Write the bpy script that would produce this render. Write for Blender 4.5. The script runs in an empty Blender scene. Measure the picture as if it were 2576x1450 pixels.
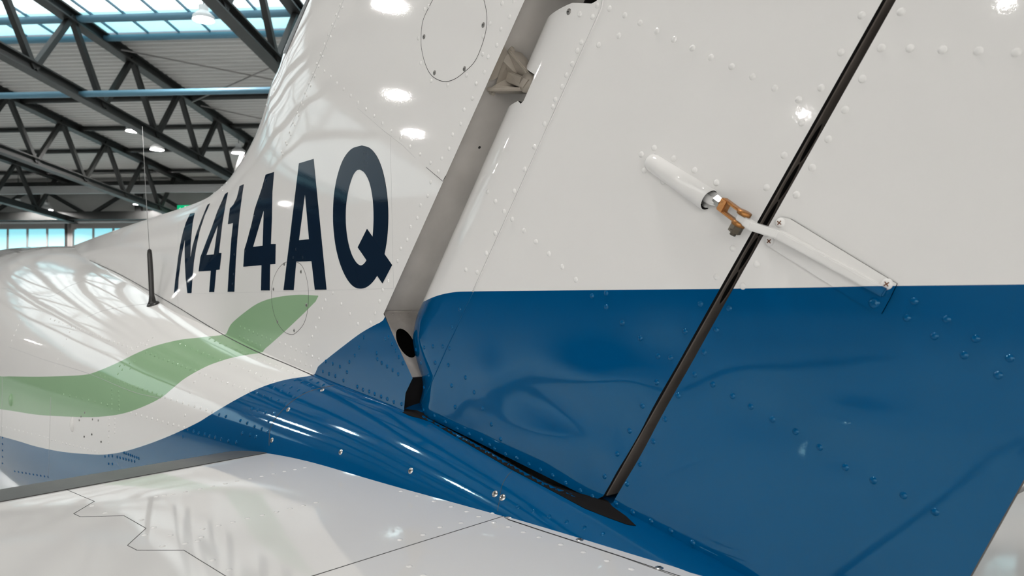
import bpy, bmesh, math, random
import numpy as np
from mathutils import Vector, Matrix, noise
from mathutils.bvhtree import BVHTree
from mathutils.geometry import delaunay_2d_cdt

random.seed(4)
S = bpy.context.scene
COL = S.collection
# ------------------------------------------------------------------ camera
F, CX, CY = 1860.0, 1288.0, 725.0
YAW = math.atan2(1548.0, F)
PITCH = math.radians(0.924)
R_ = Vector((math.sin(YAW), math.cos(YAW), 0))
FH = Vector((-math.cos(YAW), math.sin(YAW), 0))
UPW = Vector((0, 0, 1))
FW = FH * math.cos(PITCH) + UPW * math.sin(PITCH)
UP = UPW * math.cos(PITCH) - FH * math.sin(PITCH)
cam_d = bpy.data.cameras.new('camera')
cam = bpy.data.objects.new('camera', cam_d); COL.objects.link(cam)
cam.matrix_world = Matrix(((R_.x, UP.x, -FW.x, 0), (R_.y, UP.y, -FW.y, 0), (R_.z, UP.z, -FW.z, 0), (0, 0, 0, 1)))
cam_d.sensor_width = 36.0
cam_d.lens = 36.0 * F / 2576.0
cam_d.clip_start = 0.01; cam_d.clip_end = 200
cam_d.dof.use_dof = True
cam_d.dof.focus_distance = 1.3
cam_d.dof.aperture_fstop = 9.5
S.camera = cam
# ------------------------------------------------------------------ world, exposure
W = bpy.data.worlds.new('sky'); S.world = W; W.use_nodes = True
W.node_tree.nodes['Background'].inputs[0].default_value = (.62, .82, 1, 1)
W.node_tree.nodes['Background'].inputs[1].default_value = .6
S.view_settings.view_transform = 'Standard'; S.view_settings.look = 'None'
S.view_settings.exposure = -0.05; S.view_settings.gamma = 1.0; S.view_settings.use_curve_mapping = False
try:
    S.cycles.use_denoising = True
    S.cycles.max_bounces = 4; S.cycles.diffuse_bounces = 3; S.cycles.glossy_bounces = 2
    S.cycles.use_adaptive_sampling = True; S.cycles.adaptive_threshold = .1; S.cycles.adaptive_min_samples = 16
    S.cycles.sample_clamp_indirect = 6.0; S.cycles.caustics_reflective = False; S.cycles.caustics_refractive = False
except Exception:
    pass
LAMP_STRENGTH = 400.0
SKY_STRENGTH = 1.5
WINDOW_STRENGTH = 1.0
FILL_STRENGTH = 2.8

def ray(u, v):
    return FW + R_ * ((u - CX) / F) - UP * ((v - CY) / F)
def at_y(u, v, y):
    d = ray(u, v); return d * (y / d.y)
def at_z(u, v, z):
    d = ray(u, v); return d * (z / d.z)
def at_plane(u, v, p, n):
    d = ray(u, v); return d * (p.dot(n) / d.dot(n))
def tr(pts, x0, y0, s):
    return [(x0 + a / s, y0 + b / s) for a, b in pts]

# ------------------------------------------------------------------ materials
def srgb(r, g, b):
    f = lambda c: c / 12.92 if c <= .04045 else ((c + .055) / 1.055) ** 2.4
    return (f(r / 255), f(g / 255), f(b / 255), 1)
class NT:
    def __init__(s, name):
        s.m = bpy.data.materials.new(name); s.m.use_nodes = True
        s.t = s.m.node_tree; s.n = s.t.nodes; s.b = s.n['Principled BSDF']; s.out = s.n['Material Output']
    def add(s, typ, **kw):
        n = s.n.new(typ)
        for k, v in kw.items(): setattr(n, k, v)
        return n
    def link(s, a, b): s.t.links.new(a, b)
    def math(s, op, a, b=None, c=None):
        n = s.add('ShaderNodeMath', operation=op)
        for i, v in enumerate((a, b, c)):
            if v is None: continue
            if isinstance(v, (int, float)): n.inputs[i].default_value = v
            else: s.link(v, n.inputs[i])
        return n.outputs[0]
def simple(name, col, rough=.4, metal=0.0, spec=.5, nscale=0, namp=0, bump=0, bscale=80, emit=None, estr=0):
    q = NT(name); b = q.b
    b.inputs['Base Color'].default_value = col
    b.inputs['Roughness'].default_value = rough
    b.inputs['Metallic'].default_value = metal
    b.inputs['Specular IOR Level'].default_value = spec
    tc = q.add('ShaderNodeTexCoord')
    if namp:
        nz = q.add('ShaderNodeTexNoise'); nz.inputs['Scale'].default_value = nscale; nz.inputs['Detail'].default_value = 4
        q.link(tc.outputs['Object'], nz.inputs['Vector'])
        mx = q.add('ShaderNodeMix', data_type='RGBA')
        mx.inputs[6].default_value = tuple(c * (1 - namp) for c in col[:3]) + (1,)
        mx.inputs[7].default_value = tuple(min(1, c * (1 + namp)) for c in col[:3]) + (1,)
        q.link(nz.outputs['Fac'], mx.inputs[0]); q.link(mx.outputs[2], b.inputs['Base Color'])
    if bump:
        nb = q.add('ShaderNodeTexNoise'); nb.inputs['Scale'].default_value = bscale
        q.link(tc.outputs['Object'], nb.inputs['Vector'])
        bp = q.add('ShaderNodeBump'); bp.inputs['Strength'].default_value = bump; bp.inputs['Distance'].default_value = .001
        q.link(nb.outputs['Fac'], bp.inputs['Height']); q.link(bp.outputs[0], b.inputs['Normal'])
    if emit:
        b.inputs['Emission Color'].default_value = emit; b.inputs['Emission Strength'].default_value = estr
    return q.m
C_WHITE = (.80, .79, .775, 1)
C_BLUE = (.0, .074, .21, 1)
C_GREEN = (.30, .47, .285, 1)
PLANE = bpy.data.objects.new('airplane', None); COL.objects.link(PLANE)
FLOOR_Z = -1.75
PLANE.location = (-4.5, .824, FLOOR_Z)
PLANE['label'] = 'white light airplane with blue and green stripes, navy registration letters and a tall tail fin'
PLANE['category'] = 'airplane'
def paint(name, x0, x1, blue, gtop=None, gbot=None, wav=.06):
    """sprayed gloss paint whose colour borders are curves z(x) in the airplane's own frame"""
    q = NT(name); b = q.b
    tc = q.add('ShaderNodeTexCoord'); tc.object = PLANE
    sep = q.add('ShaderNodeSeparateXYZ'); q.link(tc.outputs['Object'], sep.inputs[0])
    xn = q.math('DIVIDE', q.math('SUBTRACT', q.math('ADD', sep.outputs[0], PLANE.location.x), x0), x1 - x0)
    z = q.math('ADD', sep.outputs[2], PLANE.location.z)
    def curve(pts):
        fc = q.add('ShaderNodeFloatCurve')
        c = fc.mapping.curves[0]
        pts = sorted(pts)
        xs = np.array([(p[0] - x0) / (x1 - x0) for p in pts]); zs = np.array([(p[1] + 1.5) / 2.5 for p in pts])
        gx = np.concatenate(([0], xs[(xs > 0) & (xs < 1)], [1])); gz = np.interp(gx, xs, zs)
        c.points[0].location = (0, gz[0]); c.points[1].location = (1, gz[-1])
        for a, w in zip(gx[1:-1], gz[1:-1]): c.points.new(a, w)
        for p in c.points: p.handle_type = 'AUTO_CLAMPED' if len(pts) > 3 else 'VECTOR'
        fc.mapping.update()
        q.link(xn, fc.inputs['Value'])
        return q.math('SUBTRACT', q.math('MULTIPLY', fc.outputs[0], 2.5), 1.5)
    mb = q.math('LESS_THAN', z, curve(blue))
    col = None
    mx = q.add('ShaderNodeMix', data_type='RGBA')
    mx.inputs[6].default_value = C_WHITE; mx.inputs[7].default_value = C_BLUE
    q.link(mb, mx.inputs[0]); col = mx.outputs[2]
    if gtop:
        mg = q.math('MULTIPLY', q.math('LESS_THAN', z, curve(gtop)), q.math('GREATER_THAN', z, curve(gbot)))
        m2 = q.add('ShaderNodeMix', data_type='RGBA'); m2.inputs[7].default_value = C_GREEN
        q.link(col, m2.inputs[6]); q.link(mg, m2.inputs[0]); col = m2.outputs[2]
    q.link(col, b.inputs['Base Color'])
    finish(q, wav)
    # teal tint in the reflections of the blue lacquer
    st = q.add('ShaderNodeMix', data_type='RGBA'); st.inputs[6].default_value = (1, 1, 1, 1); st.inputs[7].default_value = (.45, .9, 1, 1)
    q.link(mb, st.inputs[0]); q.link(st.outputs[2], b.inputs['Specular Tint'])
    q.link(q.math('MULTIPLY_ADD', mb, .5, .45), b.inputs['Specular IOR Level'])
    return q.m
def finish(q, wav=.16):
    b = q.b
    b.inputs['Roughness'].default_value = .04
    b.inputs['Specular IOR Level'].default_value = .5
    tc = q.add('ShaderNodeTexCoord')
    n1 = q.add('ShaderNodeTexNoise'); n1.inputs['Scale'].default_value = 6; n1.inputs['Detail'].default_value = 1
    n2 = q.add('ShaderNodeTexNoise'); n2.inputs['Scale'].default_value = 260; n2.inputs['Detail'].default_value = 2
    q.link(tc.outputs['Object'], n1.inputs['Vector']); q.link(tc.outputs['Object'], n2.inputs['Vector'])
    b1 = q.add('ShaderNodeBump'); b1.inputs['Strength'].default_value = wav; b1.inputs['Distance'].default_value = .002
    b2 = q.add('ShaderNodeBump'); b2.inputs['Strength'].default_value = .16; b2.inputs['Distance'].default_value = .00014
    q.link(n1.outputs['Fac'], b1.inputs['Height']); q.link(n2.outputs['Fac'], b2.inputs['Height'])
    q.link(b1.outputs[0], b2.inputs['Normal']); q.link(b2.outputs[0], b.inputs['Normal'])
def gloss(name, col):
    q = NT(name); q.b.inputs['Base Color'].default_value = col; finish(q); return q.m
M_WHITE = gloss('white_paint', C_WHITE)
M_BLUE = gloss('blue_paint', C_BLUE)
M_BLUE.node_tree.nodes['Principled BSDF'].inputs['Specular Tint'].default_value = (.45, .9, 1, 1)
M_NAVY = gloss('navy_vinyl', (.006, .016, .034, 1))
M_NAVY.node_tree.nodes['Principled BSDF'].inputs['Specular IOR Level'].default_value = .16
M_BOOT = simple('black_boot_rubber', (.075, .073, .072, 1), .42, nscale=40, namp=.25, bump=.2, bscale=300)
M_SEAM = simple('dark_panel_gap', (.05, .05, .05, 1), .6)
M_SEAML = simple('pale_film_edge', (.42, .42, .42, 1), .5)
M_SCREW = simple('bright_screw_steel', (.55, .54, .52, 1), .3, metal=.9)
M_SCREWD = simple('worn_screw_steel', (.28, .27, .26, 1), .4, metal=.7)
M_SLOT = simple('screw_slot_dark', (.02, .018, .015, 1), .7)
M_RUST = simple('rusty_slot', (.16, .06, .025, 1), .8)
M_SPAR = simple('spar_primer', (.48, .45, .42, 1), .5, nscale=14, namp=.22, bump=.2)
M_SPARD = simple('grimy_primer', (.34, .31, .285, 1), .6, nscale=30, namp=.4, bump=.3)
M_DARK = simple('cavity_and_shade_black', (.012, .011, .011, 1), .9, spec=.08)  # black of open cavities and of the painted shade under the rudder
M_WEB = simple('tab_spar_web', (.15, .13, .115, 1), .8, spec=.1, nscale=30, namp=.3)
M_CAST = simple('casting_paint', (.36, .32, .27, 1), .45, nscale=22, namp=.35, bump=.3)
M_BRONZE = simple('cadmium_bronze', (.42, .19, .06, 1), .38, metal=.75, nscale=90, namp=.5, bump=.4, bscale=400)
M_NUT = simple('greasy_nut_steel', (.12, .10, .075, 1), .4, metal=.6, nscale=150, namp=.4)
M_BLACK = simple('antenna_black', (.018, .017, .016, 1), .35)
M_WIRE = simple('whip_steel', (.35, .35, .35, 1), .35, metal=.6)
M_HOLE = simple('drain_hole', (.01, .01, .01, 1), .9)

# ------------------------------------------------------------------ mesh helpers
def link(name, me, mat, parent=None):
    o = bpy.data.objects.new(name, me); COL.objects.link(o)
    if mat: 
        for m in (mat if isinstance(mat, (list, tuple)) else [mat]): me.materials.append(m)
    if parent:
        o.parent = parent
        o.matrix_parent_inverse = world_of(parent).inverted()
    return o
_wc = {}
def world_of(o):
    if o.name in _wc: return _wc[o.name]
    m = Matrix.Translation(o.location) if o.parent is None else Matrix.Identity(4)
    if o.parent is None and o.type == 'EMPTY':
        m = Matrix.Translation(o.location) @ o.rotation_euler.to_matrix().to_4x4()
    _wc[o.name] = m
    return m
def mesh(name, V, Fc, mat, parent=None, smooth=True, normals=None):
    me = bpy.data.meshes.new(name)
    me.from_pydata([tuple(v) for v in V], [], Fc)
    me.polygons.foreach_set('use_smooth', [smooth] * len(me.polygons))
    me.update()
    if normals is not None:
        me.normals_split_custom_set_from_vertices([tuple(n) for n in normals])
    return link(name, me, mat, parent)
class Surf:
    """triangles + vertex normals that pixels can be dropped onto"""
    def __init__(s, V, T, N):
        s.V = [Vector(v) for v in V]; s.T = T; s.N = [Vector(n) for n in N]
        s.b = BVHTree.FromPolygons(s.V, T)
    def hit(s, u, v):
        d = ray(u, v).normalized()
        p, n, i, t = s.b.ray_cast(Vector((0, 0, 0)), d)
        if p is None: return None, None
        return p, s.norm(p, i, d)
    def norm(s, p, i, d):
        a, b, c = [s.V[k] for k in s.T[i][:3]]
        v0, v1, v2 = b - a, c - a, p - a
        d00, d01, d11, d20, d21 = v0.dot(v0), v0.dot(v1), v1.dot(v1), v2.dot(v0), v2.dot(v1)
        den = d00 * d11 - d01 * d01
        if abs(den) < 1e-18: n = s.N[s.T[i][0]].copy()
        else:
            w1 = (d11 * d20 - d01 * d21) / den; w2 = (d00 * d21 - d01 * d20) / den
            n = s.N[s.T[i][0]] * (1 - w1 - w2) + s.N[s.T[i][1]] * w1 + s.N[s.T[i][2]] * w2
        if n.length < 1e-9: n = -d
        n.normalize()
        if n.dot(d) > 0.25: n = -n
        return n
class Nearest:
    def __init__(s, *L): s.L = L
    def hit(s, u, v):
        best = (None, None)
        for q_ in s.L:
            p, n = q_.hit(u, v)
            if p is not None and (best[0] is None or p.length < best[0].length): best = (p, n)
        return best
def inside(P, poly):
    P = np.asarray(P); poly = np.asarray(poly)
    x, y = P[:, 0], P[:, 1]; r = np.zeros(len(P), bool)
    j = len(poly) - 1
    for i in range(len(poly)):
        xi, yi = poly[i]; xj, yj = poly[j]
        c = ((yi > y) != (yj > y)) & (x < (xj - xi) * (y - yi) / ((yj - yi) if yj != yi else 1e-12) + xi)
        r ^= c; j = i
    return r
def dist(P, line, closed=False):
    P = np.asarray(P, float); L = np.asarray(line, float)
    if closed: L = np.vstack((L, L[:1]))
    best = np.full(len(P), 1e9)
    for a, b in zip(L[:-1], L[1:]):
        ab = b - a; q = max(ab @ ab, 1e-12)
        t = np.clip(((P - a) @ ab) / q, 0, 1)
        best = np.minimum(best, np.hypot(*(P - (a + t[:, None] * ab)).T))
    return best
def resample(line, step, closed=False):
    L = [np.array(p, float) for p in line]
    if closed: L = L + [L[0]]
    out = []
    for a, b in zip(L[:-1], L[1:]):
        n = max(1, int(math.ceil(np.linalg.norm(b - a) / step)))
        for k in range(n): out.append(a + (b - a) * k / n)
    if not closed: out.append(L[-1])
    return out
def smooth_line(pts, n=12):
    P = [np.array(p, float) for p in pts]; P = [2 * P[0] - P[1]] + P + [2 * P[-1] - P[-2]]
    out = []
    for i in range(1, len(P) - 2):
        a, b, c, d = P[i - 1:i + 3]
        for k in range(n):
            t = k / n
            out.append(tuple(.5 * (2 * b + (c - a) * t + (2 * a - 5 * b + 4 * c - d) * t * t + (3 * b - a - 3 * c + d) * t ** 3)))
    out.append(tuple(P[-2])); return out
def fill(outline, step, holes=(), extra=None, bstep=None):
    """triangulated 2D region: returns points, tris, boundary loops (index lists)"""
    loops2 = [resample(outline, bstep or step, True)] + [resample(h, bstep or step, True) for h in holes]
    pts, loops, edges = [], [], []
    for L in loops2:
        k = len(pts); pts += [tuple(p) for p in L]; loops.append(list(range(k, k + len(L))))
        edges += [(k + i, k + (i + 1) % len(L)) for i in range(len(L))]
    A = np.array(pts)
    x0, y0 = A.min(0); x1, y1 = A.max(0)
    gx, gy = np.meshgrid(np.arange(x0, x1, step), np.arange(y0, y1, step))
    gx = gx + (np.arange(gx.shape[0]) % 2)[:, None] * step * .5
    G = np.column_stack((gx.ravel(), gy.ravel()))
    if extra is not None and len(extra): G = np.vstack((G, np.array(extra)))
    if len(G):
        ok = inside(G, loops2[0])
        for h in loops2[1:]: ok &= ~inside(G, h)
        G = G[ok]
        if len(G):
            dd = np.min([dist(G, L, True) for L in loops2], axis=0)
            G = G[dd > (bstep or step) * .3]
    allp = [Vector(p) for p in pts] + [Vector(p) for p in G]
    r = delaunay_2d_cdt(allp, edges, [], 0, 1e-7)
    V = np.array([tuple(p) for p in r[0]]); T = [tuple(f) for f in r[2]]
    mp = {}
    for new, olds in enumerate(r[3]):
        for o in olds: mp[o] = new
    cen = np.array([V[list(t)].mean(0) for t in T])
    ok = inside(cen, loops2[0])
    for h in loops2[1:]: ok &= ~inside(cen, h)
    T = [t for t, k in zip(T, ok) if k]
    loops = [[mp.get(i, i) for i in L] for L in loops]
    return V, T, loops
YC = .824
def orient(V2, T, sgn):
    out = []
    for a, b, c in T:
        ar = (V2[b][0] - V2[a][0]) * (V2[c][1] - V2[a][1]) - (V2[c][0] - V2[a][0]) * (V2[b][1] - V2[a][1])
        out.append((a, b, c) if ar * sgn > 0 else (a, c, b))
    return out
def slab(name, outline, Tf, step, mat, parent, holes=(), extra=None, off=0.0, wall=None, bstep=None, back=True):
    """a skin with a port and a starboard side whose half thickness is Tf(P) over the (x,z) plane"""
    V2, T, loops = fill(outline, step, holes, extra, bstep)
    h = Tf(V2) + off
    e = 2e-4
    gx = (Tf(V2 + [e, 0]) - Tf(V2 - [e, 0])) / (2 * e); gz = (Tf(V2 + [0, e]) - Tf(V2 - [0, e])) / (2 * e)
    gx = np.clip(gx, -8, 8); gz = np.clip(gz, -8, 8)
    N = np.column_stack((-gx, -np.ones(len(V2)), -gz)); N /= np.linalg.norm(N, axis=1)[:, None]
    Vf = np.column_stack((V2[:, 0], YC - h, V2[:, 1]))
    Tp = orient(V2, T, 1)
    V = list(Vf); NN = list(N); Fc = list(Tp)
    if back:
        k = len(V); V += list(np.column_stack((V2[:, 0], YC + h, V2[:, 1]))); NN += list(N * [1, -1, 1])
        Fc += [(a + k, c + k, b + k) for a, b, c in Tp]
    o = mesh(name, V, Fc, mat, parent, True, NN)
    if wall:
        WV, WF = [], []
        for L in loops:
            for i in range(len(L)):
                a, b = L[i], L[(i + 1) % len(L)]
                if max(h[a], h[b]) < .0025: continue
                k = len(WV)
                WV += [(V2[a][0], YC - h[a], V2[a][1]), (V2[b][0], YC - h[b], V2[b][1]), (V2[b][0], YC + h[b], V2[b][1]), (V2[a][0], YC + h[a], V2[a][1])]
                WF.append((k, k + 1, k + 2, k + 3))
        runs = []
        for f in WF:
            if runs and (Vector(WV[runs[-1][-1][1]]) - Vector(WV[f[0]])).length < 1e-6: runs[-1].append(f)
            else: runs.append([f])
        if len(runs) > 1 and (Vector(WV[runs[-1][-1][1]]) - Vector(WV[runs[0][0][0]])).length < 1e-6: runs[0] = runs.pop() + runs[0]
        for rn in runs:
            VV = [WV[i] for f in rn for i in f]
            mesh(wall[0], VV, [tuple(range(4 * i, 4 * i + 4)) for i in range(len(rn))], wall[1], parent, False)
    return o, Surf(Vf, Tp, N)
def decal(name, poly, surf, off, mat, parent, step=10, holes=(), thick=None, bstep=None):
    """a thin sheet laid onto a surface, outlined by picture points dropped on it"""
    V2, T, loops = fill(poly, step, holes, None, bstep)
    P, N, ok = [], [], []
    for u, v in V2:
        p, n = surf.hit(u, v)
        ok.append(p is not None)
        P.append(p + n * off if p else Vector((0, 0, 0))); N.append(n if p else Vector((0, -1, 0)))
    T = [t for t in orient(V2, T, -1) if all(ok[i] for i in t)]
    if not T: return None
    V = list(P); NN = list(N); Fc = list(T)
    th = thick if thick is not None else off
    for L in loops:
        for i in range(len(L)):
            a, b = L[i], L[(i + 1) % len(L)]
            if not (ok[a] and ok[b]): continue
            k = len(V); side = (P[b] - P[a]).cross(N[a]); side = side.normalized() if side.length > 0 else N[a]
            V += [P[a], P[b], P[b] - N[b] * th, P[a] - N[a] * th]; NN += [side] * 4
            Fc.append((k, k + 1, k + 2, k + 3))
    return mesh(name, V, Fc, mat, parent, True, NN)
def tube_pts(pts, r, seg=6, cap=True):
    P = [Vector(p) for p in pts]
    V, Fc = [], []
    rr = r if isinstance(r, (list, tuple)) else [r] * len(P)
    nprev = None
    for i, p in enumerate(P):
        t = (P[min(i + 1, len(P) - 1)] - P[max(i - 1, 0)])
        if t.length < 1e-9: t = Vector((0, 0, 1))
        t.normalize()
        if nprev is None:
            n = t.orthogonal().normalized()
        else:
            n = nprev - t * nprev.dot(t)
            n = n.normalized() if n.length > 1e-6 else t.orthogonal().normalized()
        nprev = n; bn = t.cross(n)
        for k in range(seg):
            a = 2 * math.pi * k / seg
            V.append(p + (n * math.cos(a) + bn * math.sin(a)) * rr[i])
    for i in range(len(P) - 1):
        for k in range(seg):
            Fc.append((i * seg + k, i * seg + (k + 1) % seg, (i + 1) * seg + (k + 1) % seg, (i + 1) * seg + k))
    if cap:
        Fc.append(tuple(range(seg - 1, -1, -1))); Fc.append(tuple(range((len(P) - 1) * seg, len(P) * seg)))
    return V, Fc
def tube(name, pts, r, mat, parent, seg=8, smooth=True):
    V, Fc = tube_pts(pts, r, seg); return mesh(name, V, Fc, mat, parent, smooth)
def seam(pxs, surf, parent, r=.0008, mat=None, name='panel_seam', step=6, closed=False, lift=.25):
    P = []
    for u, v in resample(pxs, step, closed) + ([pxs[0]] if closed else []):
        p, n = surf.hit(u, v)
        if p: P.append(p + n * r * (lift - .5))
    if len(P) > 1: return tube(name, P, r, mat or M_SEAM, parent, 5)
def boxes(name, L, mat, parent, smooth=False):
    V, Fc = [], []
    for c8 in L:
        k = len(V); V += c8
        Fc += [(k, k + 3, k + 2, k + 1), (k + 4, k + 5, k + 6, k + 7), (k, k + 1, k + 5, k + 4), (k + 1, k + 2, k + 6, k + 5), (k + 2, k + 3, k + 7, k + 6), (k + 3, k, k + 4, k + 7)]
    return mesh(name, V, Fc, mat, parent, smooth)
def bar8(p, q, side, up, w, h):
    p, q, side, up = Vector(p), Vector(q), Vector(side).normalized(), Vector(up).normalized()
    a, b = side * w * .5, up * h * .5
    return [p - a - b, p + a - b, p + a + b, p - a + b, q - a - b, q + a - b, q + a + b, q - a + b]
# rivets and screws share one mesh per kind
def dome_mesh(name, r, h, rings=3, seg=12, mats=()):
    V, Fc = [], []
    for i in range(rings + 1):
        a = i / rings * math.pi / 2
        rr, z = r * math.cos(a), h * math.sin(a)
        if i == rings: V.append((0, 0, h)); break
        for k in range(seg): V.append((rr * math.cos(2 * math.pi * k / seg), rr * math.sin(2 * math.pi * k / seg), z))
    for i in range(rings - 1):
        for k in range(seg): Fc.append((i * seg + k, i * seg + (k + 1) % seg, (i + 1) * seg + (k + 1) % seg, (i + 1) * seg + k))
    for k in range(seg): Fc.append(((rings - 1) * seg + k, (rings - 1) * seg + (k + 1) % seg, rings * seg))
    me = bpy.data.meshes.new(name); me.from_pydata(V, [], Fc)
    me.polygons.foreach_set('use_smooth', [True] * len(Fc)); me.update()
    return me
RIV = {}
def rivets(pxs, surf, parent, mat, r=.0042, h=.0017, name='rivet'):
    key = (mat.name, r, h)
    if key not in RIV:
        RIV[key] = dome_mesh('rivet_head', r, h); RIV[key].materials.append(mat)
    inv = world_of(parent)
    for u, v in pxs:
        p, n = surf.hit(u, v)
        if p is None: continue
        o = bpy.data.objects.new(name, RIV[key]); COL.objects.link(o)
        o.parent = parent; o.matrix_parent_inverse = inv.inverted()
        M = n.to_track_quat('Z', 'Y').to_matrix().to_4x4(); M.translation = p - n * .0001
        o.matrix_world = M
        o.matrix_basis = M
def line_px(a, b, n): return [(a[0] + (b[0] - a[0]) * k / (n - 1), a[1] + (b[1] - a[1]) * k / (n - 1)) for k in range(n)]
def screw_mesh(name, r, h, m_head, m_slot):
    d = dome_mesh(name, r, h, 3, 16)
    bm = bmesh.new(); bm.from_mesh(d)
    for ang in (0.4, 0.4 + math.pi / 2):
        c, s_ = math.cos(ang), math.sin(ang)
        L, w, z = r * .5, r * .1, h * 1.03
        vs = [bm.verts.new((x * c - y * s_, x * s_ + y * c, z)) for x, y in ((-L, -w), (L, -w), (L, w), (-L, w))]
        f = bm.faces.new(vs); f.material_index = 1
    bm.to_mesh(d); bm.free()
    d.materials.append(m_head); d.materials.append(m_slot)
    return d
SCR = {}
def screws(pxs, surf, parent, head=None, slot=None, r=.005, h=.0018, name='screw'):
    head = head or M_SCREW; slot = slot or M_SLOT
    key = (head.name, slot.name, r, h)
    if key not in SCR: SCR[key] = screw_mesh('screw_head', r, h, head, slot)
    inv = world_of(parent)
    for u, v in pxs:
        p, n = surf.hit(u, v)
        if p is None: continue
        o = bpy.data.objects.new(name, SCR[key]); COL.objects.link(o)
        o.parent = parent; o.matrix_parent_inverse = inv.inverted()
        M = n.to_track_quat('Z', 'Y').to_matrix().to_4x4() @ Matrix.Rotation(random.random() * 1.5, 4, 'Z'); M.translation = p
        o.matrix_basis = M

# ================================================================== HANGAR (setting)
YA = math.radians(4.1)
HB = FH * math.cos(YA) + R_ * math.sin(YA)
HA = R_ * math.cos(YA) - FH * math.sin(YA)
def H(a, b, z): return HA * a + HB * b + UPW * z
A0, A1, B0, B1, BR, SL, HU = -45.0, 24.0, -14.0, 30.6, 9.0, .083, 7.5
def roof_z(b): return HU - SL * b if b > BR else HU - SL * BR - SL * (BR - b)
def struct(o): o['kind'] = 'structure'; return o
M_FLOOR = simple('epoxy_floor', (.60, .60, .59, 1), .22, nscale=.6, namp=.12, bump=.02, bscale=3)
M_SHEET = simple('corrugated_sheet', (.62, .60, .58, 1), .55, nscale=.8, namp=.05)
M_WALL = simple('grey_wall_panel', (.58, .575, .56, 1), .6, nscale=.7, namp=.06)
M_FRAME = simple('door_frame_grey', (.30, .28, .27, 1), .5)
M_STEEL = simple('dark_painted_steel', (.024, .024, .023, 1), .5, nscale=3, namp=.3)
M_TIE = simple('steel_with_skylight_glow', (.10, .22, .30, 1), .45)  # steel coloured blue: the skylight's cyan glow is put into the base colour
M_RAIL = simple('light_grey_steel', (.42, .42, .42, 1), .5)
def glowing(name, col, st):
    return simple(name, (.8, .8, .8, 1), .3, emit=col, estr=st)
M_SKYW = glowing('skylight_glass_white', (.86, .98, 1, 1), SKY_STRENGTH)
M_SKYC = glowing('skylight_glass_cyan', (.45, .93, 1, 1), SKY_STRENGTH * .68)
q = NT('window_glass_cyan')
tc = q.add('ShaderNodeTexCoord'); sp = q.add('ShaderNodeSeparateXYZ'); q.link(tc.outputs['Object'], sp.inputs[0])
rp = q.add('ShaderNodeValToRGB'); rp.color_ramp.elements[0].color = (.74, .98, .98, 1); rp.color_ramp.elements[1].color = (.27, .74, .85, 1)
mr = q.add('ShaderNodeMapRange'); mr.inputs[1].default_value = 2.2; mr.inputs[2].default_value = 3.05
q.link(sp.outputs[2], mr.inputs[0]); q.link(mr.outputs[0], rp.inputs[0]); q.link(rp.outputs[0], q.b.inputs['Emission Color'])
q.b.inputs['Emission Strength'].default_value = WINDOW_STRENGTH; q.b.inputs['Base Color'].default_value = (.1, .3, .35, 1)
M_WIN = q.m
M_LENS = glowing('lamp_lens', (1, .98, .95, 1), LAMP_STRENGTH)
M_HOUS = simple('lamp_housing_white', (.75, .75, .75, 1), .4)

def quad(name, pts, mat, parent=None): return mesh(name, pts, [tuple(range(len(pts)))], mat, parent, False)
struct(quad('floor', [H(A0, B0, FLOOR_Z), H(A1, B0, FLOOR_Z), H(A1, B1, FLOOR_Z), H(A0, B1, FLOOR_Z)], M_FLOOR))
zf, zb, zr = roof_z(B1), roof_z(B0), HU - SL * BR
WIN_Z0, WIN_Z1 = .6, 3.08
struct(mesh('wall_front', [H(A0, B1, FLOOR_Z), H(A1, B1, FLOOR_Z), H(A1, B1, zf + .3), H(A0, B1, zf + .3)], [(0, 1, 2, 3)], M_WALL, None, False))
struct(quad('wall_back', [H(A0, B0, FLOOR_Z), H(A1, B0, FLOOR_Z), H(A1, B0, zb + .3), H(A0, B0, zb + .3)], M_WALL))
M_WALLD = simple('dark_cladding', (.07, .075, .08, 1), .7, nscale=.7, namp=.1)
for nm, a, mm in (('wall_left', A0, M_WALLD), ('wall_right', A1, M_WALL)):
    struct(quad(nm, [H(a, B0, FLOOR_Z), H(a, B1, FLOOR_Z), H(a, B1, zf + .3), H(a, BR, zr + .3), H(a, B0, zb + .3)], mm))
def corrugated(b0, b1, pitch, name):
    V, Fc = [], []
    n = int((b1 - b0) / pitch)
    prof = []
    for i in range(n + 1):
        for f, d in ((0, 0), (.34, 0), (.5, .085), (.84, .085)):
            b = b0 + (i + f) * pitch
            if b <= b1: prof.append((b, d))
    for b, d in prof:
        z = roof_z(b) + .12 + d
        V += [H(A0, b, z), H(A1, b, z)]
    for i in range(len(prof) - 1): Fc.append((2 * i, 2 * i + 1, 2 * i + 3, 2 * i + 2))
    return struct(mesh(name, V, Fc, M_SHEET, None, False))
SK0, SK1 = 10.2, 16.6
corrugated(SK1, B1 + .1, .23, 'ceiling')
corrugated(B0, SK0, .42, 'ceiling_back')
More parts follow.
